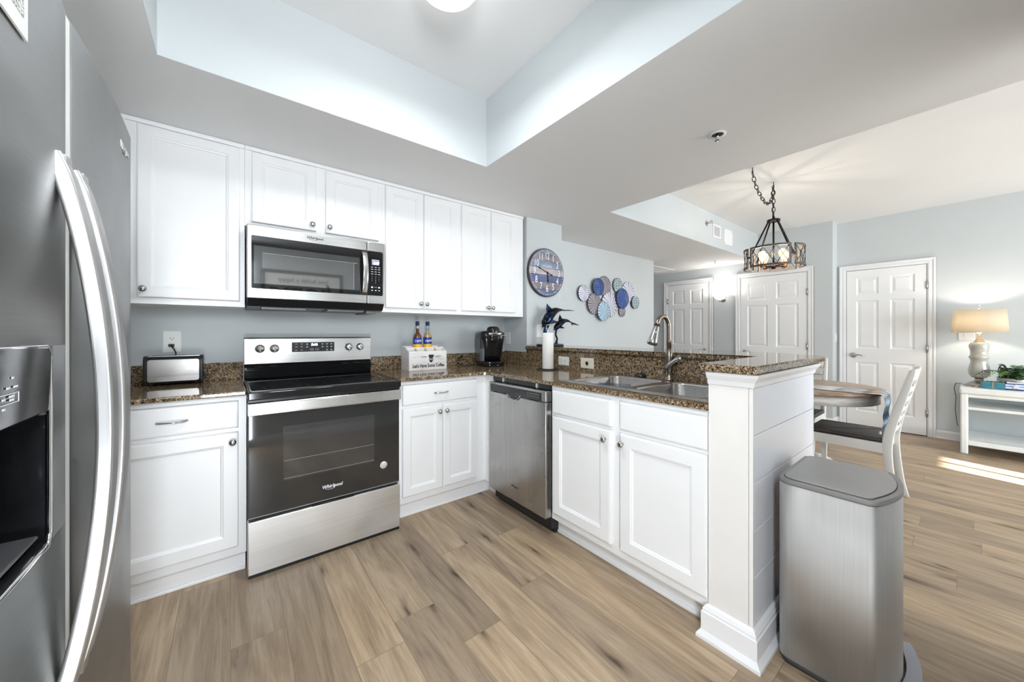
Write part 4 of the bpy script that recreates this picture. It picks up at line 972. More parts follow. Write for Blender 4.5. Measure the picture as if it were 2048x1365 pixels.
for s in (-1, 1):
    for k in range(4):
        x = 1.222 + s * (0.038 + k * 0.011)
        for q in (-1, 1): g.tube([(x, z0 + 0.103, 0.0003), (x + s * 0.009, z0 + 0.103 + q * 0.008, 0.0003)], 0.0012, 6)
    g.box(min(1.222 + s * 0.036, 1.222 + s * 0.10), max(1.222 + s * 0.036, 1.222 + s * 0.10), z0 + 0.1026, z0 + 0.1034, 0, 0.0005)
obj('lettering', g, ink_m, fr)
blue_m = plain('cobalt_label', (0.01, 0.028, 0.30), 0.35, var=0.05); yellow_m = plain('yellow_label', (0.85, 0.50, 0.02), 0.4, var=0.05); navy_cap = plain('navy_cap', (0.012, 0.02, 0.10), 0.35, var=0.05)
def syrup(x, y, liq, label, fill):
    zb = z0 + 0.0125
    t = thing('syrup_bottle', label, 'bottle', (x, y, zb), 'syrup bottles in the coffee box')
    H = 0.365; top = 1.291 - zb; k = top / 0.305
    outer = [(0, 0), (0.030, 0), (0.032, 0.004), (0.0325, 0.204 * k), (0.029, 0.216 * k), (0.018, 0.227 * k), (0.0135, 0.235 * k), (0.0125, 0.285 * k), (0.0125, 0.29 * k)]
    g = G().lathe([(r, zb + h) for r, h in outer], (x, y, 0), 28); bo = obj('glass', g, clearpane('bottle_glass', (0.93, 0.95, 0.96), 0.10), t)
    inner = [(0, 0.003), (0.0295, 0.004)] + [(r - 0.0025, h) for r, h in outer[3:] if h <= fill * k]
    inner.append((inner[-1][0], fill * k)); inner.append((0, fill * k))
    g = G().lathe([(r, zb + h) for r, h in inner], (x, y, 0), 24); obj('syrup', g, liq, t)
    g = G().lathe([(0.0130, zb + 0.278 * k), (0.0155, zb + 0.279 * k), (0.0155, zb + 0.303 * k), (0.014, zb + 0.305 * k), (0, zb + 0.305 * k)], (x, y, 0), 24); obj('cap', g, navy_cap, t)
    g = G().lathe([(0.0331, zb + 0.06 * k), (0.0331, zb + 0.200 * k)], (x, y, 0), 28); la = obj('label_band', g, blue_m, t)
    g = G().lathe([(0.0335, zb + 0.115 * k), (0.0335, zb + 0.155 * k)], (x, y, 0), 28); obj('yellow_band', g, yellow_m, la)
    g = G(); ang = math.atan2(-x, -y); g2 = G()
    text_into(g2, 'Torani', 0.028, Matrix.Translation((0.004, 0, 0)), 0.0, shear=0.3, bold=0.0008)
    for v in g2.bm.verts:                 # wrap the word round the bottle
        a = v.co.x / 0.0337 - 0.16; v.co = Vector((x + 0.0337 * math.sin(a), y - 0.0337 * math.cos(a), zb + 0.178 * k + v.co.y + v.co.x * 0.12))
    obj('lettering', g2, light_ink, la)
amber = plain('amber_syrup', (0.20, 0.045, 0.008), 0.1, var=0.05, spec=0.5); gold = plain('golden_syrup', (0.62, 0.42, 0.13), 0.1, var=0.05, spec=0.5)
syrup(1.158, 2.690, amber, 'blue capped bottle of dark amber syrup in the wooden coffee box', 0.258)
syrup(1.243, 2.690, gold, 'blue capped bottle of pale golden syrup in the wooden coffee box', 0.230)

k = thing('coffee_maker', 'black single-serve coffee maker in the corner of the countertop', 'coffee maker', (1.81, 2.62, ZC))
kx, ky, kz = 1.80, 2.615, ZC + 0.0005
T = Matrix.Translation((kx, ky, kz)) @ Matrix.Rotation(R(-14), 4, 'Z')
def outline(w, d0, d1, n=9): return [(w * math.cos(R(a)), d1 * math.sin(R(a)) if a <= 180 else d0 * math.sin(R(a))) for a in [i * 360 / 28 for i in range(28)]]
def sq(w, dfront, dback, r): return rrect(-w, w, -dfront, dback, r, 6)
g = G(T); g.prism(sq(0.100, 0.135, 0.12, 0.07), 0, 0.042, bev=0.006, smooth=True); obj('base', g, gloss_black, k)
g = G(T)
lv = [(0.042, 0.086, 0.07), (0.10, 0.092, 0.085), (0.22, 0.107, 0.10), (0.262, 0.112, 0.105), (0.285, 0.108, 0.10), (0.300, 0.090, 0.08), (0.304, 0.06, 0.05)]
vs = []; nn = 28
for z, w, d0 in lv: vs += [(p[0], p[1], z) for p in sq(w, d0, 0.12, min(0.055, d0 * 0.9, w * 0.6))]
nn = len(sq(0.1, 0.1, 0.12, 0.05)); fs = []
for i in range(len(lv) - 1):
    for q in range(nn): fs.append((i * nn + q, i * nn + (q + 1) % nn, (i + 1) * nn + (q + 1) % nn, (i + 1) * nn + q))
fs += [tuple(range(nn)), tuple(range((len(lv) - 1) * nn, len(lv) * nn))]
g._add(vs, fs, True); obj('body', g, gloss_black, k)
g = G(T); g.box(-0.046, 0.046, -0.128, -0.05, 0.205, 0.285, 0.02, 3); obj('brew_head', g, gloss_black, k)
g = G(T); g.grid(lambda u, v: ((0.056 + 0.004 * v) * (2 * u - 1), -0.118 - 0.012 * math.cos((u - 0.5) * 2.6) * 1.0, 0.264 + 0.024 * v), 12, 2, 0.003); hd = obj('silver_band', g, bright_m, k)
g = G(T); text_into(g, 'KEURIG', 0.015, Matrix.Translation((0, -0.1345, 0.276)) @ Matrix.Rotation(R(90), 4, 'X'), 0.0003, bold=0.0006); obj('logo', g, ink_m, hd)
g = G(T); g.lathe([(0, 0.342), (0.03, 0.341), (0.048, 0.332), (0.056, 0.315), (0.058, 0.288), (0.056, 0.28)], (0, -0.068, 0), 28); obj('lid', g, gloss_black, k)
tank_m = clearpane('water_tank_plastic', (0.66, 0.68, 0.72), 0.25)
g = G(T); g.prism([(-0.117, -0.055), (-0.098, -0.075), (-0.080, -0.078), (-0.080, 0.09), (-0.112, 0.085)], 0.042, 0.252, bev=0.004); obj('water_tank', g, tank_m, k)
g = G(T); g.prism([(-0.110, -0.05), (-0.096, -0.068), (-0.083, -0.07), (-0.083, 0.085), (-0.106, 0.08)], 0.046, 0.15); obj('water', g, plain('tank_water', (0.36, 0.34, 0.34), 0.05, var=0.02, spec=0.8), k)
g = G(T)
for i, w in enumerate((0.006, 0.006, 0.009)): g.box(0.066 + i * 0.013, 0.066 + i * 0.013 + w, -0.112, -0.1, 0.2635, 0.2675)
obj('buttons', g, light_ink, k)
g = G().tube([(1.69, 2.70, ZC + 0.006), (1.62, 2.70, ZC + 0.006), (1.575, 2.735, ZC + 0.008), (1.56, 2.77, ZC + 0.03), (1.575, 2.79, ZC + 0.055), (1.60, 2.795, ZC + 0.07)], 0.004, 8); g.tube([(1.597, 2.793, ZC + 0.066), (1.625, 2.79, ZC + 0.09)], 0.0075, 8)
obj('power_cord', g, black_m, k)

t = thing('paper_towel_holder', 'wire paper towel stand with a ring base on the granite countertop', 'paper towel holder', (1.944, 2.034, ZC))
px, py = 1.944, 2.034
wire_m = plain('dark_wire', (0.08, 0.08, 0.08), 0.3, 0.9)
g = G(); g.tube([(px + 0.085 * math.cos(R(a)), py + 0.085 * math.sin(R(a)), ZC + 0.004) for a in range(0, 360, 12)], 0.0035, 8, closed=True); g.tube([(px - 0.085, py, ZC + 0.005), (px + 0.085, py, ZC + 0.005)], 0.003, 8); obj('ring_base', g, wire_m, t)
g = G().tube([(px, py, ZC + 0.004), (px, py, ZC + 0.315)] + [(px + 0.012 * math.sin(R(a)), py - 0.008 * math.sin(R(a)), ZC + 0.333 - 0.018 * math.cos(R(a))) for a in range(20, 341, 20)], 0.0025, 8); obj('rod', g, chrome_m, t)
g = G().lathe([(0.012, ZC + 0.0095), (0.043, ZC + 0.0095), (0.0435, ZC + 0.012), (0.0435, ZC + 0.285), (0.0425, ZC + 0.288), (0.012, ZC + 0.288), (0.012, ZC + 0.0095)], (px, py, 0), 40)
tag(obj('paper_towel_roll', g, paper_m), 'slim white paper towel roll standing on the wire stand', 'paper towels')

# ------------------------------------------------------------------ dolphins on the bar
d = thing('dolphin_sculpture', 'bronze and blue sculpture of two leaping dolphins on the bar top', 'sculpture', (2.29, 2.38, 1.082))
m, nt, n, l, b = newmat('patinated_bronze')
tx = n.new('ShaderNodeTexNoise'); tx.inputs['Scale'].default_value = 22; tx.inputs['Detail'].default_value = 3; l.new(coords(n, l), tx.inputs['Vector'])
rp = ramp(n, [(0.34, (0.004, 0.005, 0.007)), (0.52, (0.008, 0.011, 0.022)), (0.60, (0.012, 0.035, 0.10)), (0.65, (0.03, 0.11, 0.19)), (0.70, (0.14, 0.07, 0.028))]); l.new(tx.outputs['Fac'], rp.inputs[0]); l.new(rp.outputs[0], b.inputs['Base Color'])
b.inputs['Metallic'].default_value = 0.75; b.inputs['Roughness'].default_value = 0.16
bronze_blue = m
YD = 2.38; base0 = Vector((0, 0, 0))
g = G().lathe([(0, 1.0825), (0.15, 1.0825), (0.153, 1.086), (0.153, 1.097), (0.149, 1.101), (0, 1.101)], (2.275, YD - 0.03, 0), 40); g.T = Matrix.Identity(4)
for v in g.bm.verts: v.co.y = YD - 0.03 + (v.co.y - (YD - 0.03)) * 0.52
obj('base', g, gloss_black, d)
def spine(pts, n=28):
    P = [Vector(p) for p in pts]; out = []
    for i in range(n + 1):
        t = i / n * (len(P) - 1); k = min(int(t), len(P) - 2); u = t - k
        p0, p1, p2, p3 = P[max(k - 1, 0)], P[k], P[k + 1], P[min(k + 2, len(P) - 1)]
        out.append(0.5 * ((2 * p1) + (p2 - p0) * u + (2 * p0 - 5 * p1 + 4 * p2 - p3) * u * u + (3 * p1 - p0 - 3 * p2 + p3) * u ** 3))
    return out
def dolphin(pts, rmax, yoff):
    P = spine([(x, YD + yoff, z) for x, z in pts]); n = len(P)
    def rad(t):
        for (ta, ra), (tb, rb) in zip(RAD[:-1], RAD[1:]):
            if ta <= t <= tb: return (ra + (rb - ra) * (t - ta) / (tb - ta)) * rmax
    RAD = [(0, 0.10), (0.05, 0.22), (0.10, 0.30), (0.13, 0.52), (0.2, 0.80), (0.35, 1.0), (0.5, 0.92), (0.7, 0.55), (0.85, 0.26), (0.95, 0.13), (1.0, 0.08)]
    g = G(); g.tube(P, [rad(i / (n - 1)) for i in range(n)], 16)
    return g, P
def fin(g, a, tip, b, th=0.004, nrm=(0, 1, 0)):
    a, tip, b = Vector(a), Vector(tip), Vector(b); N = Vector(nrm).normalized() * th; c = (a + b) / 2
    mid = (a + tip) / 2 + (a - c) * 0.35; mid2 = (b + tip) / 2 - (b - c) * 0.10
    loop = [a, mid, tip, mid2, b]
    vs = [p + N for p in loop] + [p - N for p in loop]; vs[2] = tip + N * 0.2; vs[7] = tip - N * 0.2
    g._add(vs, [(0, 1, 2, 3, 4), (9, 8, 7, 6, 5)] + [(i, (i + 1) % 5, 5 + (i + 1) % 5, 5 + i) for i in range(5)])
def make_dolphin(pts, rmax, yoff, name, dorsal, flip, tailn):
    g, P = dolphin(pts, rmax, yoff); n = len(P) - 1
    i = int(n * 0.47); t = (P[i + 2] - P[i - 2]).normalized(); up = Vector((-t.z, 0, t.x)); up = up if up.x < 0 else -up
    fin(g, P[i - 2] + up * rmax * 0.72, P[i] + up * rmax * 2.35 + t * rmax * 0.55, P[i + 3] + up * rmax * 0.66)
    i = int(n * 0.30); t = (P[i + 2] - P[i - 2]).normalized(); dn = Vector((-t.z, 0, t.x)); dn = dn if dn.x > 0 else -dn
    for s in (-1, 1): fin(g, P[i - 1] + dn * rmax * 0.6 + Vector((0, s * rmax * 0.5, 0)), P[i + 2] + dn * rmax * 1.9 + t * rmax * 0.5 + Vector((0, s * rmax * 1.1, 0)), P[i + 2] + dn * rmax * 0.6 + Vector((0, s * rmax * 0.5, 0)), nrm=(0.4, 1, 0))
    e = P[-1]; t = (P[-1] - P[-4]).normalized()
    for s in (-1, 1): fin(g, P[-3] + Vector((0, s * 0.003, 0)), e + t * rmax * 1.5 + Vector((0, s * rmax * 1.5, 0)), e + t * rmax * 0.5, nrm=(-t.z, 0, t.x))
    return obj(name, g, bronze_blue, d)
from_px = lambda u, v: None
make_dolphin([(2.204, 1.253), (2.222, 1.271), (2.247, 1.300), (2.285, 1.346), (2.320, 1.379), (2.367, 1.404), (2.405, 1.413), (2.448, 1.416), (2.490, 1.414)], 0.045, 0, 'large_dolphin', 1, 0, 0)
make_dolphin([(2.316, 1.224), (2.334, 1.238), (2.360, 1.259), (2.390, 1.283), (2.425, 1.303), (2.455, 1.313), (2.494, 1.315), (2.530, 1.307), (2.570, 1.290)], 0.031, -0.03, 'small_dolphin', 1, 0, 0)
g = G().tube(spine([(2.262, YD, 1.29), (2.262, YD, 1.262), (2.245, YD, 1.235), (2.236, YD, 1.20), (2.245, YD - 0.01, 1.15), (2.25, YD - 0.02, 1.10)], 16), [0.016, 0.018, 0.02, 0.022, 0.02, 0.018, 0.017, 0.016, 0.016, 0.017, 0.018, 0.02, 0.02, 0.022, 0.024, 0.028, 0.034], 12)
g.tube(spine([(2.352, YD - 0.03, 1.245), (2.349, YD - 0.03, 1.222), (2.344, YD - 0.03, 1.182), (2.362, YD - 0.03, 1.148), (2.354, YD - 0.03, 1.121), (2.352, YD - 0.03, 1.10)], 14), [0.009, 0.009, 0.010, 0.010, 0.009, 0.008, 0.008, 0.008, 0.008, 0.008, 0.009, 0.010, 0.013, 0.018, 0.026], 10)
obj('coral_stem', g, bronze_blue, d)

# ------------------------------------------------------------------ clock
c = thing('wall_clock', 'large round clock made of weathered blue and mauve boards, on the short wall', 'clock', (2.345, 2.495, 1.766))
cx, cz, cr = 2.343, 1.766, 0.226
face_m = bands('clock_boards', 2, [(0.0, (0.20, 0.245, 0.39)), (0.15, (0.31, 0.28, 0.315)), (0.30, (0.135, 0.165, 0.31)), (0.45, (0.52, 0.475, 0.50)), (0.595, (0.27, 0.32, 0.42)), (0.74, (0.36, 0.325, 0.355)), (0.87, (0.30, 0.31, 0.39))], 0.7, -0.226, 0.226, 0.28, (9, 9, 45))
clock_white = plain('clock_white_print', (0.82, 0.82, 0.88), 0.7, var=0.08, scale=(60, 60, 60))
g = G().lathe([(0, 2.4945), (cr, 2.4945), (cr + 0.001, 2.490), (cr + 0.001, 2.468), (cr - 0.006, 2.466), (0, 2.466)], (cx, 0, cz), 64, 'y')
rim = obj('clock_body', g, plain('dark_clock_rim', (0.05, 0.035, 0.032), 0.6, var=0.2), c)
g = G().lathe([(0, 0.003), (cr - 0.005, 0.003), (cr - 0.005, 0)], (0, 0, 0), 64, 'y')
for v in g.bm.verts: v.co.y = 2.466 - v.co.y + 0.0; v.co.x += cx; v.co.z += cz
fc = obj('clock_face', g, face_m, c, loc=(cx, 2.466, cz))
T = face_front(cx, 2.4628, cz)
g = G(T); H = 0.000
for k, z in enumerate((-0.158, -0.090, -0.023, 0.043, 0.109, 0.167)):
    w = math.sqrt(max(0.001, (cr - 0.008) ** 2 - z * z)); g.box(-w, w, z - 0.0011, z + 0.0011, -0.0002, 0.0004)
g.box(-0.025, -0.0235, 0.109, 0.167, -0.0002, 0.0004); obj('board_joint', g, plain('dark_joint', (0.05, 0.04, 0.045), 0.8), fc)
g = G(T)
for h in range(1, 13):
    a = R(90 - 30 * h); text_into(g, str(h), 0.092, Matrix.Translation((0.156 * math.cos(a), 0.154 * math.sin(a) + 0.003, 0.0003)), 0.0003, sx=0.66, bold=0.0006)
obj('numerals', g, clock_white, fc)
g = G(T)
for k in range(60):
    a = R(6 * k); g.ball((0.206 * math.cos(a), 0.206 * math.sin(a), 0.0003), 0.0042 if k % 5 else 0.006, (1, 1, 0.15), 8)
text_into(g, 'LONG BEACH', 0.034, Matrix.Translation((-0.005, 0.058, 0.0003)), 0.0002, sx=0.62); obj('minute_dot_print', g, clock_white, fc)
g = G(T)
def hand(ang, ln, back, w):
    a = R(90 - ang); u = Vector((math.cos(a), math.sin(a), 0)); p = Vector((-u.y, u.x, 0))
    def P(l, s): q = u * l + p * s; return (q.x, q.y, 0.006)
    g.tube([P(-back, 0), P(ln * 0.75, 0), P(ln, 0)], [w, w, w * 0.3], 8); g.ball(P(-back, 0), w * 2.6, (1, 1, 0.5), 8)
    g.tube([P(ln * 0.62, 0), P(ln * 0.7, 0), P(ln * 0.78, 0)], [w * 0.6, w * 2.2, w * 0.6], 8)
hand(289, 0.145, 0.060, 0.0032); hand(174, 0.105, 0.0, 0.004); g.ball((0, 0, 0.006), 0.009, (1, 1, 0.6), 10)
obj('clock_hands', g, iron_m, c)

# ------------------------------------------------------------------ metal flower discs
a = thing('wall_art', 'cluster of blue, white and grey metal flower discs on the pale wall', 'wall art', (3.85, 2.89, 1.65))
pal = {'lav': (0.70, 0.70, 0.82), 'blue': (0.045, 0.10, 0.33), 'grey': (0.33, 0.30, 0.34), 'teal': (0.40, 0.50, 0.55), 'light': (0.44, 0.60, 0.74), 'white': (0.68, 0.68, 0.80)}
dk = (0.02, 0.025, 0.06)
DM = {k: flower_disc('disc_' + k, v, [x * 0.14 for x in v], 19) for k, v in pal.items()}
DM['bluecell'] = flower_disc('disc_blue_cells', pal['blue'], dk, 1, True); DM['tealcell'] = flower_disc('disc_teal_cells', (0.46, 0.56, 0.60), dk, 1, True); DM['whitecell'] = flower_disc('disc_white_cells', (0.74, 0.74, 0.83), dk, 1, True)
edge_m = plain('dark_disc_back', (0.02, 0.02, 0.025), 0.5)
for (x, z, r, y, mk) in [(3.319, 1.675, 0.096, 2.845, 'lav'), (3.741, 1.797, 0.125, 2.865, 'grey'), (3.582, 1.770, 0.108, 2.835, 'bluecell'), (4.002, 1.822, 0.097, 2.855, 'tealcell'), (4.241, 1.753, 0.137, 2.866, 'lav'),
                         (3.825, 1.560, 0.159, 2.855, 'white'), (4.068, 1.655, 0.132, 2.828, 'blue'), (3.519, 1.558, 0.128, 2.845, 'grey'), (3.672, 1.471, 0.121, 2.825, 'light'), (4.103, 1.487, 0.072, 2.86, 'grey'), (4.389, 1.620, 0.088, 2.845, 'tealcell')]:
    g = G(); n = 26 if r > 0.1 else 22; vs = []; rings_ = 7; seg = n * 4
    for i in range(rings_ + 1):
        t = i / rings_
        for s_ in range(seg):
            q = 2 * math.pi * s_ / seg; w = math.cos(q * n)
            rr_ = r * t * (1 + (0.030 * w if i == rings_ else 0)) + 1e-5
            h = 0.016 * (1 - t) ** 1.5 * 0.4 - 0.012 * t * t + 0.0022 * w * min(1, t * 1.6)
            vs.append((x + rr_ * math.cos(q), y - h - 0.0, z + rr_ * math.sin(q)))
    fs = [(i * seg + s_, i * seg + (s_ + 1) % seg, (i + 1) * seg + (s_ + 1) % seg, (i + 1) * seg + s_) for i in range(rings_) for s_ in range(seg)]
    g._add(vs, fs, True); dsc = obj('flower_disc', g, DM[mk], a, loc=(x, y, z))
    g = G().lathe([(r * 0.99, y + 0.0105), (r * 1.005, y + 0.014), (r * 0.93, min(y + 0.032, 2.884)), (0, min(y + 0.032, 2.884))], (x, 0, z), 40, 'y'); g.tube([(x, y, z), (x, 2.8895, z)], 0.006, 8); obj('disc_back', g, edge_m, dsc)
g = G(); g.tube([(3.32, 2.886, 1.67), (3.6, 2.886, 1.60), (4.0, 2.886, 1.66), (4.39, 2.886, 1.62)], 0.004, 6); obj('back_wire', g, edge_m, a)

# ------------------------------------------------------------------ ceiling things
t = thing('ceiling_light', 'round white dome light glowing in the raised kitchen ceiling', 'ceiling light', (0.665, 1.25, ZT))
lx, ly = 0.668, 1.262
g = G().lathe([(0, ZT - 0.0005), (0.17, ZT - 0.0005), (0.172, ZT - 0.03), (0.165, ZT - 0.035), (0, ZT - 0.035)], (lx, ly, 0), 40); obj('pan', g, trim_m, t)
g = G().lathe([(0.150, ZT - 0.035), (0.152, ZT - 0.05), (0.142, ZT - 0.085), (0.112, ZT - 0.130), (0.072, ZT - 0.164), (0.034, ZT - 0.180), (0, ZT - 0.182)], (lx, ly, 0), 40); obj('glass_dome', g, dome_m, t)
lamp('ceiling_light_glow', 'AREA', (lx, ly, ZT - 0.186), 8.0, (0.92, 0.97, 1.0), (0, 0, -1), shape='DISK', size=0.26)

def sprinkler(loc, label, down=True, axis='z', recess=True):
    t = thing('fire_sprinkler', label, 'sprinkler', loc)
    x, y, z = loc
    if axis == 'z':
        if recess:
            g = G().lathe([(0.024, z - 0.001), (0.034, z - 0.0005), (0.041, z - 0.004), (0.040, z - 0.007), (0.028, z - 0.006)], (x, y, 0), 28); obj('trim_ring', g, trim_m, t)
            g = G().lathe([(0.0, z - 0.0015), (0.029, z - 0.0015)], (x, y, 0), 24); obj('recess', g, dark_m, t)
        else:
            g = G().lathe([(0, z - 0.006), (0.018, z - 0.005), (0.026, z - 0.0005)], (x, y, 0), 20); obj('trim_ring', g, trim_m, t)
        g = G(); g.tube([(x, y, z), (x, y, z - 0.022)], 0.007, 10)
        for s in (-1, 1): g.tube([(x + s * 0.005, y, z - 0.006), (x + s * 0.011, y, z - 0.018), (x + s * 0.003, y, z - 0.032)], 0.0022, 6)
        g.lathe([(0, z - 0.033), (0.014, z - 0.034), (0.014, z - 0.0355), (0, z - 0.0355)], (x, y, 0), 16); obj('head', g, chrome_m, t)
    else:
        g = G(face_front(x, y, z)); g.lathe([(0, 0.006), (0.02, 0.006), (0.032, 0.0)], (0, 0, 0), 24); obj('trim_ring', g, chrome_m, t)
        g = G(face_front(x, y, z)); g.tube([(0, 0, 0), (0, 0, 0.04)], 0.008, 10); g.lathe([(0, 0.06), (0.017, 0.06), (0.017, 0.062), (0, 0.062)], (0, 0, 0), 16)
        for s in (-1, 1): g.tube([(0, s * 0.006, 0.03), (0, s * 0.014, 0.045), (0, s * 0.004, 0.06)], 0.0025, 6)
        g.box(-0.014, 0.014, 0.012, 0.016, 0.045, 0.065); obj('head', g, chrome_m, t)
sprinkler((2.035, 0.835, ZS), 'recessed fire sprinkler in the lower kitchen ceiling')
sprinkler((5.585, 2.325, ZS), 'small fire sprinkler hanging from the hall ceiling', recess=False)
sprinkler((4.455, 1.95, 2.503), 'chrome sidewall fire sprinkler on the beam face beside the small air grille', axis='y')
def grille(T, w, h, label, nsl, vertical, off_m, open_m):
    t = thing('air_grille', label, 'vent', T @ Vector((0, 0, 0)))
    g = G(T); f_ = 0.022
    for q in ((-w / 2, w / 2, h / 2 - f_, h / 2), (-w / 2, w / 2, -h / 2, -h / 2 + f_), (-w / 2, -w / 2 + f_, -h / 2 + f_, h / 2 - f_), (w / 2 - f_, w / 2, -h / 2 + f_, h / 2 - f_)): g.box(*q, 0, 0.008, 0.002, 1)
    obj('frame', g, off_m, t)
    g = G(T); g.box(-w / 2 + f_, w / 2 - f_, -h / 2 + f_, h / 2 - f_, 0.0003, 0.0012); obj('backing', g, open_m, t)
    for i in range(nsl):
        g = G(T); p = (i + 0.5) / nsl
        if vertical: x = -w / 2 + f_ + (w - 2 * f_) * p; g.box(x - 0.002, x + 0.002, -h / 2 + f_, h / 2 - f_, 0.001, 0.007)
        else: y = -h / 2 + f_ + (h - 2 * f_) * p; g.box(-w / 2 + f_, w / 2 - f_, y - 0.004, y + 0.004, 0.003, 0.007)
        obj('slat', g, off_m, t)
grille(face_front(4.728, 1.95, 2.452), 0.215, 0.16, 'small white air grille on the beam face by the chandelier', 9, True, trim_m, grey_m)
Tdown = Matrix(((1, 0, 0, 5.50), (0, -1, 0, 3.23), (0, 0, -1, ZS), (0, 0, 0, 1)))
grille(Tdown, 0.75, 0.32, 'long white return air grille in the hall ceiling', 12, False, trim_m, grey_m)
t = thing('access_panel', 'blank white access panel with four corner screws on the beam', 'panel', (5.07, 1.95, 2.43))
g = G(face_front(5.07, 1.95, 2.432)); g.box(-0.125, 0.125, -0.10, 0.10, 0, 0.006, 0.002, 1); obj('cover', g, trim_m, t)
g = G(face_front(5.07, 1.95, 2.432))
for x in (-0.11, 0.11):
    for y in (-0.085, 0.085): g.ball((x, y, 0.006), 0.006, (1, 1, 0.3), 8)
obj('screw', g, chrome_m, t)

# ------------------------------------------------------------------ chandelier
hx, hy, hz = 4.108, 1.180, 0
t = thing('chandelier', 'drum chandelier of wooden lattice panels hanging by a swagged black chain', 'chandelier', (hx, hy, ZL))
g = G()
def chain(P, g, ln=0.046, w=0.0125, r=0.0032):
    # links set end to end along the polyline, every other one turned a quarter
    seg = [(P[i + 1] - P[i]).length for i in range(len(P) - 1)]; tot = sum(seg); n = max(1, int(tot / (ln - 2.2 * r))); st = tot / n
    def at(s):
        for i, L in enumerate(seg):
            if s <= L or i == len(seg) - 1: return P[i].lerp(P[i + 1], min(1, s / L))
            s -= L
    for k in range(n):
        a, b2 = at(k * st), at((k + 1) * st); m_ = (a + b2) / 2; u = (b2 - a).normalized()
        s_ = Vector((0, 0, 1)) if abs(u.z) < 0.8 else Vector((1, 0, 0)); v1 = u.cross(s_).normalized(); v2 = u.cross(v1)
        v = v1 if k % 2 else v2; hl = ln / 2 - w
        loop = [m_ + u * (hl + w * math.cos(R(q))) + v * w * math.sin(R(q)) for q in range(-90, 91, 30)] + [m_ - u * (hl + w * math.cos(R(q))) - v * w * math.sin(R(q)) for q in range(-90, 91, 30)]
        g.tube([tuple(p) for p in loop], r, 6, closed=True)
h1 = Vector((3.603, 1.19, ZL - 0.045)); h2 = Vector((hx, hy, ZL - 0.045)); lo = Vector((3.93, 1.185, 2.44))
chain([h2, Vector((hx, hy, 2.325))], g)
chain(spine([h1, Vector((3.68, 1.19, 2.51)), Vector((3.80, 1.187, 2.44)), Vector((3.93, 1.185, 2.405)), Vector((4.04, 1.182, 2.45)), Vector((hx - 0.01, hy, 2.56))], 24), g)
obj('chain', g, iron_m, t)
for p in (h1, h2):
    g = G().tube([(p.x, p.y, ZL - 0.0005), (p.x, p.y, ZL - 0.02)] + [(p.x + 0.012 * math.sin(R(q)), p.y, ZL - 0.034 + 0.014 * math.cos(R(q))) for q in range(0, 300, 30)], 0.0035, 8); obj('ceiling_hook', g, iron_m, t)
g = G().tube([(hx + 0.008, hy + 0.01, 2.32), (hx + 0.015, hy + 0.01, 2.42), (hx - 0.004, hy + 0.012, 2.52), (hx + 0.02, hy + 0.015, 2.60), (hx - 0.015, hy + 0.01, 2.61), (hx + 0.01, hy - 0.01, 2.53)], 0.0028, 6); obj('lamp_cord', g, iron_m, t)
g = G().lathe([(0, 2.325), (0.010, 2.32), (0.012, 2.295), (0.052, 2.288), (0.055, 2.275), (0.050, 2.268), (0, 2.268)], (hx, hy, 0), 24); obj('hub', g, iron_m, t)
RD = 0.236; Z0, Z1 = 1.822, 2.012; zb = 1.842
view = math.degrees(math.atan2(-hy, -hx))          # direction back towards the kitchen
cen = view - 8
for k in range(4):
    aa = R(cen + 45 + 90 * k); g = G().tube([(hx + 0.045 * math.cos(aa), hy + 0.045 * math.sin(aa), 2.278), (hx + (RD - 0.012) * math.cos(aa), hy + (RD - 0.012) * math.sin(aa), 1.925)], 0.0075, 10); obj('rod', g, iron_m, t)
g = G().tube([(hx, hy, 2.27), (hx, hy, zb - 0.02)], 0.008, 10); obj('stem', g, iron_m, t)
g = G()
for k in range(4):
    aa = R(cen + 45 + 90 * k)
    g.tube([(hx + RD * math.cos(aa + R(q)), hy + RD * math.sin(aa + R(q)), 1.92) for q in range(-7, 8, 2)], 0.010, 6, flat=0.35)
    g.tube([(hx, hy, zb), (hx + 0.112 * math.cos(aa), hy + 0.112 * math.sin(aa), zb)], 0.009, 8)
g.lathe([(0, zb - 0.03), (0.012, zb - 0.028), (0.03, zb - 0.01), (0.03, zb + 0.012), (0, zb + 0.016)], (hx, hy, 0), 20)
obj('arms', g, plain('dark_bronze', (0.05, 0.02, 0.018), 0.4, 0.5), t)
def bent(a0, a1, z0, z1, th, n=14, rad=RD):
    g = G(); vs = []
    for i in range(n + 1):
        q = R(a0 + (a1 - a0) * i / n)
        for rr_, z in ((rad - th / 2, z0), (rad + th / 2, z0), (rad + th / 2, z1), (rad - th / 2, z1)): vs.append((hx + rr_ * math.cos(q), hy + rr_ * math.sin(q), z))
    fs = [(i * 4 + s, i * 4 + (s + 1) % 4, i * 4 + 4 + (s + 1) % 4, i * 4 + 4 + s) for i in range(n) for s in range(4)] + [(0, 1, 2, 3), tuple(range(n * 4, n * 4 + 4))]
    return vs, fs
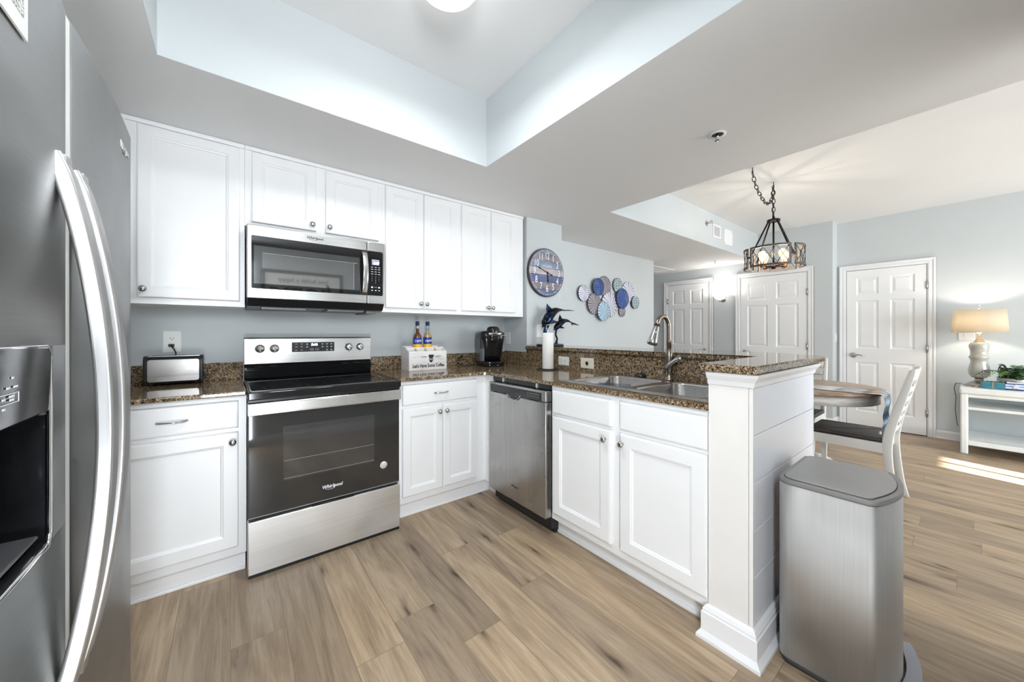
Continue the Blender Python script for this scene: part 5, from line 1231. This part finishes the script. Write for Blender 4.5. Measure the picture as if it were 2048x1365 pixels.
for k in range(4):
    a0, a1 = cen + 90 * k - 40.5, cen + 90 * k + 40.5
    g = G()
    for q in ((a0, a1, Z0, Z0 + 0.017), (a0, a1, Z1 - 0.017, Z1), (a0, a0 + 3.6, Z0, Z1), (a1 - 3.6, a1, Z0, Z1)): g._add(*bent(*q, 0.014))
    pn = obj('shade_panel', g, drum_m, t)
    g = G(); nX = 3
    for i in range(nX):
        for s in (0, 1):
            aa, bb = a0 + 3 + (a1 - a0 - 6) * i / nX, a0 + 3 + (a1 - a0 - 6) * (i + 1) / nX
            pts = [(hx + RD * math.cos(R(aa + (bb - aa) * u)), hy + RD * math.sin(R(aa + (bb - aa) * u)), (Z0 + 0.01 + (Z1 - Z0 - 0.02) * (u if s else 1 - u))) for u in [j / 6 for j in range(7)]]
            g.tube(pts, 0.0024, 6)
    obj('lattice_wire', g, iron_m, pn)
bulb_m = clear_bulb('lit_bulb', (1.0, 0.60, 0.24), 0.8)
for k in range(4):
    aa = R(cen + 45 + 90 * k); x, y = hx + 0.112 * math.cos(aa), hy + 0.112 * math.sin(aa)
    g = G().lathe([(0, zb - 0.012), (0.018, zb - 0.01), (0.019, zb + 0.012), (0.0145, zb + 0.014), (0.0145, zb + 0.045), (0, zb + 0.046)], (x, y, 0), 16); so = obj('socket', g, plain('copper_socket%d' % k, (0.30, 0.12, 0.05), 0.4, 0.6), t)
    g = G().lathe([(0.0, zb + 0.046), (0.012, zb + 0.047), (0.014, zb + 0.06), (0.030, zb + 0.095), (0.031, zb + 0.115), (0.022, zb + 0.138), (0, zb + 0.146)], (x, y, 0), 20); obj('bulb', g, bulb_m, so)
    lp = lamp('chandelier_bulb_light', 'POINT', (x, y, zb + 0.10), 1.5, (1.0, 0.95, 0.87), shadow_soft_size=0.012)
    bpy.data.objects[so.name]

# ------------------------------------------------------------------ wall sconce
t = thing('wall_sconce', 'white glass wall sconce glowing between the two hall doors', 'wall light', (XH, 2.43, 1.74))
g = G(face_west(XH, 2.43, 1.74)); g.lathe([(0, 0.015), (0.045, 0.014), (0.055, 0)], (0, 0, 0), 24); obj('back_plate', g, chrome_m, t)
g = G(); g.lathe([(0, 1.715), (0.03, 1.718), (0.065, 1.74), (0.088, 1.775), (0.10, 1.815), (0.097, 1.815), (0.084, 1.777), (0.06, 1.746), (0.0, 1.722)], (XH - 0.115, 2.43, 0), 32); obj('glass_bowl', g, glow('lit_frosted_glass', (1.0, 0.97, 0.92), 1.3), t)
g = G(); g.tube([(XH - 0.012, 2.43, 1.74), (XH - 0.06, 2.43, 1.70), (XH - 0.115, 2.43, 1.705)], 0.007, 8); g.ball((XH - 0.115, 2.43, 1.705), 0.014, seg=12); obj('arm', g, chrome_m, t)
lamp('sconce_light', 'POINT', (XH - 0.115, 2.43, 1.83), 4.5, (1.0, 0.95, 0.88), shadow_soft_size=0.04)

# ------------------------------------------------------------------ dining table and chairs
tx, ty = 3.87, 0.905
t = thing('dining_table', 'round dining table with a brown wood top, behind the half wall', 'table', (tx, ty, 0))
g = G().lathe([(0, 0.732), (0.495, 0.732), (0.508, 0.738), (0.512, 0.748), (0.508, 0.757), (0.500, 0.760), (0, 0.760)], (tx, ty, 0), 72); obj('table_top', g, table_m, t)
g = G().lathe([(0.455, 0.660), (0.475, 0.660), (0.475, 0.732), (0.455, 0.732), (0.455, 0.660)], (tx, ty, 0), 72); obj('apron', g, apron_m, t)
g = G().lathe([(0.0, 0.73), (0.16, 0.728), (0.16, 0.70), (0.06, 0.68), (0.040, 0.60), (0.048, 0.50), (0.050, 0.36), (0.042, 0.24), (0.055, 0.18), (0.06, 0.10), (0, 0.10)], (tx, ty, 0), 32); obj('pedestal', g, chair_m, t)
for k in range(4):
    aa = R(40 + 90 * k); g = G(); g.sweep([(tx + r_ * math.cos(aa), ty + r_ * math.sin(aa), z) for r_, z in ((0.05, 0.17), (0.15, 0.15), (0.25, 0.09), (0.33, 0.03), (0.36, 0.021))], rrect(-0.025, 0.025, -0.02, 0.02, 0.008, 2), (-math.sin(aa), math.cos(aa), 0), False); obj('foot', g, chair_m, t)
# runner: lies along the table and falls over the near edge in soft waves
run_m = bands('printed_runner', 'yz', [(0.0, (0.05, 0.12, 0.22)), (0.10, (0.30, 0.46, 0.62)), (0.20, (0.02, 0.05, 0.10)), (0.30, (0.42, 0.55, 0.68)), (0.40, (0.62, 0.68, 0.74)), (0.46, (0.66, 0.57, 0.48)), (0.52, (0.30, 0.29, 0.29)), (0.57, (0.62, 0.62, 0.64)), (0.72, (0.45, 0.46, 0.49)), (0.78, (0.70, 0.70, 0.72)), (1.0, (0.6, 0.6, 0.63))], 0.8, 0.86, 1.60, 0.5, (14, 9, 14), 'EASE')
ye = ty - 0.483
path = [(ty + 0.36, 0.7632), (ty, 0.7632), (ye + 0.10, 0.7632), (ye + 0.02, 0.7655), (ye - 0.015, 0.7665), (ye - 0.034, 0.758), (ye - 0.044, 0.73), (ye - 0.046, 0.69), (ye - 0.040, 0.655), (ye - 0.034, 0.62), (ye - 0.038, 0.585), (ye - 0.036, 0.55), (ye - 0.026, 0.52), (ye - 0.020, 0.508)]
sp_ = spine([(0, y, z) for y, z in path], 60)
g = G(); g.grid(lambda u, v: (3.585 + 0.28 * u + 0.012 * (1 if sp_[int(round(v * 60))].z < 0.75 else 0) * math.sin(v * 40), sp_[int(round(v * 60))].y + (0.004 * math.sin(u * 9) if sp_[int(round(v * 60))].z < 0.72 else 0), sp_[int(round(v * 60))].z), 14, 60, 0.002)
ro = obj('table_runner', g, run_m, loc=(0, 0, 0)); tag(ro, 'grey and blue printed runner draped over the end of the dining table', 'table runner')
g = G()
for x in (3.605, 3.845): g.tube([(x, ye - 0.020, 0.512), (x, ye - 0.020, 0.503), (x - 0.001, ye - 0.018, 0.490), (x, ye - 0.018, 0.486)], [0.003, 0.006, 0.008, 0.004], 8)
obj('tassel', g, light_ink, ro)

def rpost(sx):
    g = G(); yz = [(-0.275, 0.0), (-0.250, 0.10), (-0.228, 0.26), (-0.217, 0.40), (-0.222, 0.50), (-0.247, 0.62), (-0.282, 0.75), (-0.312, 0.87), (-0.330, 0.945), (-0.331, 0.957)]
    P = spine([(sx * 0.195, y, z) for y, z in yz], 30); sc = [0.62 + 0.42 * min(1, i / 12) - 0.52 * max(0, (i - 14) / 16) for i in range(31)]
    g.sweep(P, rrect(-0.016, 0.016, -0.0245, 0.0245, 0.005, 2), (1, 0, 0), True, sc); return g
chair0 = thing('dining_chair', 'white ladder-back chair with dark seat, in front of the round table beside the trash can', 'chair', (0, 0, 0), 'ladder-back chairs at the round table')
g = G(); g.prism(rrect(-0.21, 0.21, -0.205, 0.215, 0.03, 4), 0.452, 0.480, bev=0.008, smooth=True)
for v in g.bm.verts:
    if v.co.z > 0.47 and abs(v.co.x) < 0.19: v.co.z -= 0.004
obj('seat', g, seat_m, chair0)
for sx in (-1, 1): obj('leg', rpost(sx), chair_m, chair0)
for sx in (-1, 1):
    g = G(); g.prism([(sx * 0.20 + a_, 0.19 + b_) for a_, b_ in ((-0.02, -0.02), (0.02, -0.02), (0.02, 0.02), (-0.02, 0.02))], 0.0, 0.452)
    for v in g.bm.verts:
        if v.co.z < 0.1: v.co.x = sx * 0.20 + (v.co.x - sx * 0.20) * 0.65; v.co.y = 0.19 + (v.co.y - 0.19) * 0.65
    obj('leg', g, chair_m, chair0)
g = G(); g.box(-0.18, 0.18, 0.180, 0.200, 0.385, 0.452); g.box(-0.18, 0.18, -0.215, -0.200, 0.385, 0.452)
for sx in (-1, 1): g.box(sx * 0.2 - 0.010, sx * 0.2 + 0.010, -0.205, 0.18, 0.385, 0.452)
obj('seat_frame', g, chair_m, chair0)
def slat(zc, h, yc):
    g = G(); g.grid(lambda u, v: (-0.182 + 0.364 * u, yc - 0.030 * math.sin(math.pi * u) - 0.30 * (v - 0.5) * h, zc + (v - 0.5) * h + (0.012 * math.sin(math.pi * u) * (v if h > 0.07 else 0))), 14, 3, 0.013); return g
for zc, h in ((0.905, 0.085), (0.815, 0.042), (0.745, 0.042), (0.675, 0.042), (0.605, 0.042), (0.535, 0.042)):
    yc = {0.905: -0.316, 0.815: -0.295, 0.745: -0.276, 0.675: -0.258, 0.605: -0.240, 0.535: -0.225}[zc]
    obj('back_slat', slat(zc, h, yc), chair_m, chair0)
chair0.location = (3.695, 0.574, 0)
dup(chair0, (4.19, 1.065, 0), R(90), 'white ladder-back chair on the far side of the round table, mostly behind the bar top')

# ------------------------------------------------------------------ trash can
t = thing('trash_can', 'tall stainless step trash can with a grey lid beside the shiplap', 'trash can', (1.79, 0.30, 0))
def can(ins, bow=0.036):
    x0, x1, y0, y1, r = 1.590 + ins, 1.985 - ins, 0.182 + ins, 0.446 - ins, 0.034
    pts = []
    for cx_, cy_, a0 in ((x1 - r, y1 - r, 0), (x0 + r, y1 - r, 90)):
        for i in range(6): q = R(a0 + 18 * i); pts.append((cx_ + r * math.cos(q), cy_ + r * math.sin(q)))
    r2 = 0.022
    for i in range(5): q = R(180 + 16 * i); pts.append((x0 + r2 + r2 * math.cos(q), y0 + r2 + r2 * math.sin(q)))
    for i in range(1, 14): u = i / 14; pts.append((x0 + r2 + (x1 - x0 - 2 * r2) * u, y0 - bow * math.sin(math.pi * u) ** 0.9))
    for i in range(5): q = R(286 + 16 * i + 10); pts.append((x1 - r2 + r2 * math.cos(q), y0 + r2 + r2 * math.sin(q)))
    return pts
g = G(); g.prism(can(0.0), 0.022, 0.652, smooth=True); obj('body', g, bin_m, t)
g = G(); g.prism(can(0.004), 0.0, 0.024, smooth=True); obj('base_ring', g, dark_m, t)
lid_m = plain('grey_lid_plastic', (0.235, 0.225, 0.22), 0.38, var=0.04)
g = G(); g.prism(can(-0.001), 0.652, 0.669, bev=0.006, smooth=True); ri = obj('lid_rim', g, lid_m, t)
g = G(); g.prism(can(0.0105, 0.034), 0.664, 0.6697, smooth=False); obj('gap_line', g, ink_m, ri)
g = G(); g.prism(can(0.013, 0.034), 0.664, 0.6725, bev=0.003, smooth=False); obj('lid', g, plain('grey_lid_steel', (0.34, 0.33, 0.325), 0.4, 0.2, var=0.04), t)
g = G(); pts = [(1.63 + 0.355 * u, 0.176 - 0.036 * math.sin(math.pi * u) ** 0.9) for u in [i / 14 for i in range(15)]]
pts2 = [(1.622 + 0.372 * u, 0.144 - 0.040 * math.sin(math.pi * u) ** 0.9) for u in [i / 14 for i in range(15)]]
g.prism(pts + pts2[::-1], 0.012, 0.046, bev=0.006); obj('pedal', g, plain('pedal_plastic', (0.36, 0.37, 0.41), 0.35, var=0.03), t)

# ------------------------------------------------------------------ console table and what stands on it
t = thing('console_table', 'long white console table with two shelves against the grey wall by the closed door', 'table', (6.04, -0.65, 0))
X0, X1, Y0, Y1 = 5.738, 6.325, -1.45, 0.082
g = G(); g.box(X0 - 0.006, X1, Y0, Y1 + 0.004, 0.592, 0.653, 0.018, 3); obj('table_top', g, console_m, t)
for x in (X0, X1 - 0.052):
    for y in (Y0 + 0.002, Y1 - 0.052):
        g = G(); g.box(x, x + 0.052, y, y + 0.050, 0, 0.595, 0.012, 3); obj('leg', g, console_m, t)
for nm, za, zb_ in (('rail', 0.563, 0.594), ('shelf', 0.441, 0.470), ('shelf', 0.090, 0.142)):
    g = G()
    if nm == 'rail': g.box(X0 + 0.008, X0 + 0.030, Y0 + 0.05, Y1 - 0.05, za, zb_, 0.003, 1); g.box(X1 - 0.03, X1 - 0.008, Y0 + 0.05, Y1 - 0.05, za, zb_, 0.003, 1)
    else: g.box(X0 + 0.010, X1 - 0.008, Y0 + 0.03, Y1 - 0.02, zb_ - 0.026, zb_, 0.004, 1); g.box(X0 + 0.006, X0 + 0.028, Y0 + 0.05, Y1 - 0.05, za, zb_, 0.004, 1)
    obj(nm, g, console_m, t)
ZTB = 0.6535
t = thing('table_lamp', 'cream ceramic gourd lamp with a linen drum shade on the console table', 'lamp', (6.05, -0.038, ZTB))
lx, ly = 6.05, -0.038
g = G()
sh = [(0.094, 0.0), (0.094, 0.010), (0.085, 0.020), (0.062, 0.040), (0.034, 0.056), (0.028, 0.070), (0.034, 0.085), (0.05, 0.092)]
seg = 48; vs = []
for r_, z in sh:
    for i in range(seg):
        q = 2 * math.pi * i / seg; k_ = 1 + (0.10 * abs(math.cos(q * 3)) - 0.05 if r_ > 0.06 else 0); vs.append((lx + r_ * k_ * math.cos(q), ly + r_ * k_ * math.sin(q), ZTB + z))
n_ = len(sh); fs = [(k_ * seg + i, k_ * seg + (i + 1) % seg, (k_ + 1) * seg + (i + 1) % seg, (k_ + 1) * seg + i) for k_ in range(n_ - 1) for i in range(seg)] + [tuple(range(seg))]
g._add(vs, fs, True); obj('foot', g, plain('aged_silver', (0.40, 0.36, 0.32), 0.25, 0.85, var=0.12), t)
g = G().lathe([(0, ZTB + 0.09), (0.050, ZTB + 0.09), (0.066, ZTB + 0.115), (0.073, ZTB + 0.155), (0.068, ZTB + 0.195), (0.058, ZTB + 0.24), (0.058, ZTB + 0.275), (0.068, ZTB + 0.292), (0.069, ZTB + 0.302), (0.058, ZTB + 0.32), (0.060, ZTB + 0.36), (0.068, ZTB + 0.40), (0.068, ZTB + 0.425), (0.055, ZTB + 0.446), (0.038, ZTB + 0.452), (0, ZTB + 0.452)], (lx, ly, 0), 48)
obj('ceramic_body', g, plain('crackled_cream_glaze', (0.47, 0.455, 0.395), 0.12, var=0.12, scale=(20, 20, 20), spec=0.7, coat=0.5), t)
g = G().lathe([(0.036, ZTB + 0.450), (0.036, ZTB + 0.462), (0.024, ZTB + 0.468), (0.024, ZTB + 0.484), (0.014, ZTB + 0.49), (0.014, ZTB + 0.54), (0, ZTB + 0.54)], (lx, ly, 0), 24); obj('neck', g, plain('brass_neck', (0.55, 0.43, 0.30), 0.3, 0.7), t)
g = G().lathe([(0.184, 1.203), (0.170, 1.437), (0.168, 1.437), (0.182, 1.203), (0.184, 1.203)], (lx, ly, 0), 56); sh_ = obj('lamp_shade', g, shade_m, t)
g = G()
for q in (0, 120, 240): g.tube([(lx, ly, 1.43), (lx + 0.168 * math.cos(R(q)), ly + 0.168 * math.sin(R(q)), 1.43)], 0.002, 6)
g.tube([(lx, ly, 1.24), (lx, ly, 1.46)], 0.003, 6); obj('shade_frame', g, chrome_m, sh_)
g = G().ball((lx, ly, 1.466), 0.021, seg=16); obj('finial', g, clearpane('glass_finial', (0.9, 0.92, 0.95), 0.3), t)
g = G().lathe([(0, 1.19), (0.013, 1.195), (0.03, 1.25), (0.03, 1.275), (0.015, 1.30), (0, 1.302)], (lx, ly, 0), 16); obj('bulb', g, glow('warm_bulb', (1.0, 0.75, 0.42), 6.0), t)
lamp('table_lamp_light', 'POINT', (lx, ly, 1.33), 5.5, (1.0, 0.91, 0.78), shadow_soft_size=0.03)
g = G().tube([(6.10, 0.05, ZTB + 0.006), (6.19, 0.115, ZTB + 0.004), (6.25, 0.128, 0.60), (6.26, 0.115, 0.50), (6.255, 0.12, 0.36), (6.26, 0.112, 0.25), (6.30, 0.105, 0.19), (6.345, 0.10, 0.17)], 0.0032, 8); obj('power_cord', g, dark_m, t)

b = thing('teal_box', 'small teal wooden box with a cord round it, left of the fern on the console', 'box', (5.92, -0.118, ZTB))
teal = grainwood('teal_boards', [(0.3, (0.03, 0.14, 0.19)), (0.6, (0.06, 0.27, 0.34)), (0.8, (0.12, 0.36, 0.42))], (8, 8, 90), 0.5)
T = Matrix.Translation((5.90, -0.115, ZTB)) @ Matrix.Rotation(R(4), 4, 'Z')
g = G(T); 
for i in range(4): g.box(-0.05, 0.05, -0.068, 0.068, 0.001 + i * 0.0163, 0.0163 + i * 0.0163, 0.0015, 1)
obj('box_body', g, teal, b)
g = G(T); g.box(-0.0512, 0.0512, -0.004, 0.004, 0.0, 0.0672); g.box(-0.002, 0.002, -0.0695, 0.0695, 0.0, 0.0672); obj('cord', g, plain('twine', (0.40, 0.27, 0.16), 0.8), b)
g = G(T)
for i in range(5): g.ball((0.02 - 0.012 * i, -0.05 + 0.026 * i, 0.071), 0.008, (1, 1.5, 0.6), 8)
obj('shells_on_lid', g, plain('brown_shells', (0.40, 0.22, 0.12), 0.5, var=0.3, scale=(80, 80, 80)), b)
b = thing('starfish_box', 'white and blue striped box with a starfish on its front, on the console table', 'box', (5.88, -0.275, ZTB))
T = face_west(5.865, -0.275, ZTB)
sb_m = bands('painted_stripes', 2, [(0.0, (0.015, 0.02, 0.20)), (0.16, (0.80, 0.82, 0.86)), (0.38, (0.22, 0.38, 0.62)), (0.52, (0.80, 0.82, 0.86)), (0.70, (0.02, 0.035, 0.27)), (0.82, (0.80, 0.82, 0.86))], 0.5, 0.0, 0.078, 0.06)
g = G(T); g.box(-0.085, 0.085, 0.0005, 0.06, -0.055, 0.0); g.box(-0.085, 0.085, 0.06, 0.078, -0.008, 0.0); g.box(-0.085, -0.077, 0.06, 0.078, -0.055, 0); g.box(0.077, 0.085, 0.06, 0.078, -0.055, 0); obj('box_body', g, sb_m, b)
g = G(T); st = []
for i in range(10): q = R(90 + 36 * i); rr_ = 0.030 if i % 2 == 0 else 0.010; st.append((-0.025 + rr_ * math.cos(q), 0.034 + rr_ * math.sin(q)))
g.prism(st, 0.0, 0.006, bev=0.001); obj('starfish', g, white_m, b)
g = G(T); g.ball((-0.035, 0.062, -0.030), 0.02, (1.8, 1.1, 0.9), 14); obj('contents', g, plain('brown_shell', (0.16, 0.09, 0.05), 0.5, var=0.3, scale=(50, 50, 50)), b)
for i, (x, y, r_, col, lb) in enumerate(((5.93, 0.005, 0.012, (0.45, 0.20, 0.06), 'small amber shell on the console table beside the lamp foot'), (5.905, -0.022, 0.010, (0.80, 0.78, 0.74), 'tiny white shell on the console table between lamp and teal box'))):
    g = G().ball((x, y, ZTB + r_ * 0.62), r_, (1.2, 1, 0.62), 12); g.ball((x + r_ * 0.8, y, ZTB + r_ * 0.45), r_ * 0.6, (1, 1, 0.7), 10); tag(obj('seashell', g, plain('shell_paint%d' % i, col, 0.35, var=0.2, scale=(90, 90, 90))), lb, 'shell')
p = thing('potted_fern', 'green fern in a low white bowl on the console table', 'plant', (6.03, -0.246, ZTB))
bx, by = 6.03, -0.246
g = G().lathe([(0, ZTB + 0.0005), (0.045, ZTB + 0.0005), (0.05, ZTB + 0.008), (0.085, ZTB + 0.055), (0.100, ZTB + 0.10), (0.096, ZTB + 0.104), (0.085, ZTB + 0.098), (0, ZTB + 0.09)], (bx, by, 0), 40); obj('bowl', g, plain('cream_bowl_glaze', (0.78, 0.76, 0.72), 0.25, var=0.03), p)
leafm = [plain('fern_green_%s' % k, v, 0.45, var=0.25, scale=(30, 30, 30)) for k, v in (('dark', (0.010, 0.045, 0.012)), ('mid', (0.02, 0.10, 0.015)), ('bright', (0.10, 0.22, 0.015)))]
rnd = random.Random(5)
def clear(p_):
    """keep a leaf point out of the wall, the lamp and the boxes in front of the bowl"""
    p_.x = min(p_.x, XR - 0.016); v_ = Vector((p_.x - 6.05, p_.y + 0.038)); r_ = 0.110 if p_.z < 1.1 else 0.19
    if v_.length < r_: v_ = v_.normalized() * r_; p_.x, p_.y = 6.05 + v_.x, -0.038 + v_.y
    if p_.x < 5.985: p_.z = max(p_.z, ZTB + 0.108)
    return p_
for i in range(46):
    q = rnd.uniform(0, 2 * math.pi); L = rnd.uniform(0.12, 0.225); up = rnd.uniform(0.05, 0.155); droop = rnd.uniform(0.02, 0.10)
    if abs((math.degrees(q) - 84 + 180) % 360 - 180) < 48: L = min(L, 0.075)
    if i < 4: q = R((118, 130, 145, 160)[i]); L = 0.235; up = 0.10; droop = 0.05
    g = G(); P = []
    for j in range(13):
        u = j / 12; P.append(Vector((bx + (0.02 + L * u) * math.cos(q), by + (0.02 + L * u) * math.sin(q), ZTB + 0.098 + up * math.sin(u * 2.2) - droop * u * u)))
    for p_ in P: clear(p_)
    g.tube(P, 0.0015, 5)
    side = Vector((-math.sin(q), math.cos(q), 0))
    for j in range(1, 13):
        u = j / 12; ll = 0.043 * math.sin(math.pi * min(1, u * 0.9 + 0.08)) + 0.004; tdir = (P[j] - P[j - 1]).normalized()
        for s in (-1, 1):
            tip = P[j] + side * s * ll + tdir * ll * 0.5 + Vector((0, 0, -0.006 + rnd.uniform(-0.004, 0.004))); mid = (P[j] + tip) / 2; w = tdir * 0.0075; hh = Vector((0, 0, 0.0012))
            clear(tip)
            g._add([P[j] - w * 0.4, mid - w + hh, tip, mid + w + hh, P[j] + w * 0.4], [(0, 1, 2, 3, 4)], True)
    obj('frond', g, leafm[0 if rnd.random() < 0.5 else (1 if rnd.random() < 0.7 else 2)], p)

# ------------------------------------------------------------------ framed sign on the wall behind the camera (mirrored in the microwave door)
s = thing('wall_sign', 'white framed sign with black script, mirrored in the microwave window', 'sign', (0.73, -0.35, 1.75))
T = face_back(0.735, -0.35, 1.76)
g = G(T); W2, H2, F = 0.45, 0.21, 0.038
for q in ((-W2, W2, H2 - F, H2), (-W2, W2, -H2, -H2 + F), (-W2, -W2 + F, -H2 + F, H2 - F), (W2 - F, W2, -H2 + F, H2 - F)): g.box(*q, 0.001, 0.024, 0.002, 1)
obj('frame', g, plain('grey_brown_frame', (0.10, 0.09, 0.085), 0.6, var=0.2), s)
g = G(T); g.box(-W2 + F, W2 - F, -H2 + F, H2 - F, 0.001, 0.012); bd = obj('board', g, white_m, s)
g = G(T); text_into(g, 'love builds a happy', 0.085, Matrix.Translation((0.0, 0.095, 0.0125)), 0.0004, shear=0.1, sx=0.85); text_into(g, 'home', 0.26, Matrix.Translation((0.0, -0.04, 0.0125)), 0.0004, shear=0.3, sx=1.2, bold=0.002); obj('lettering', g, ink_m, bd)
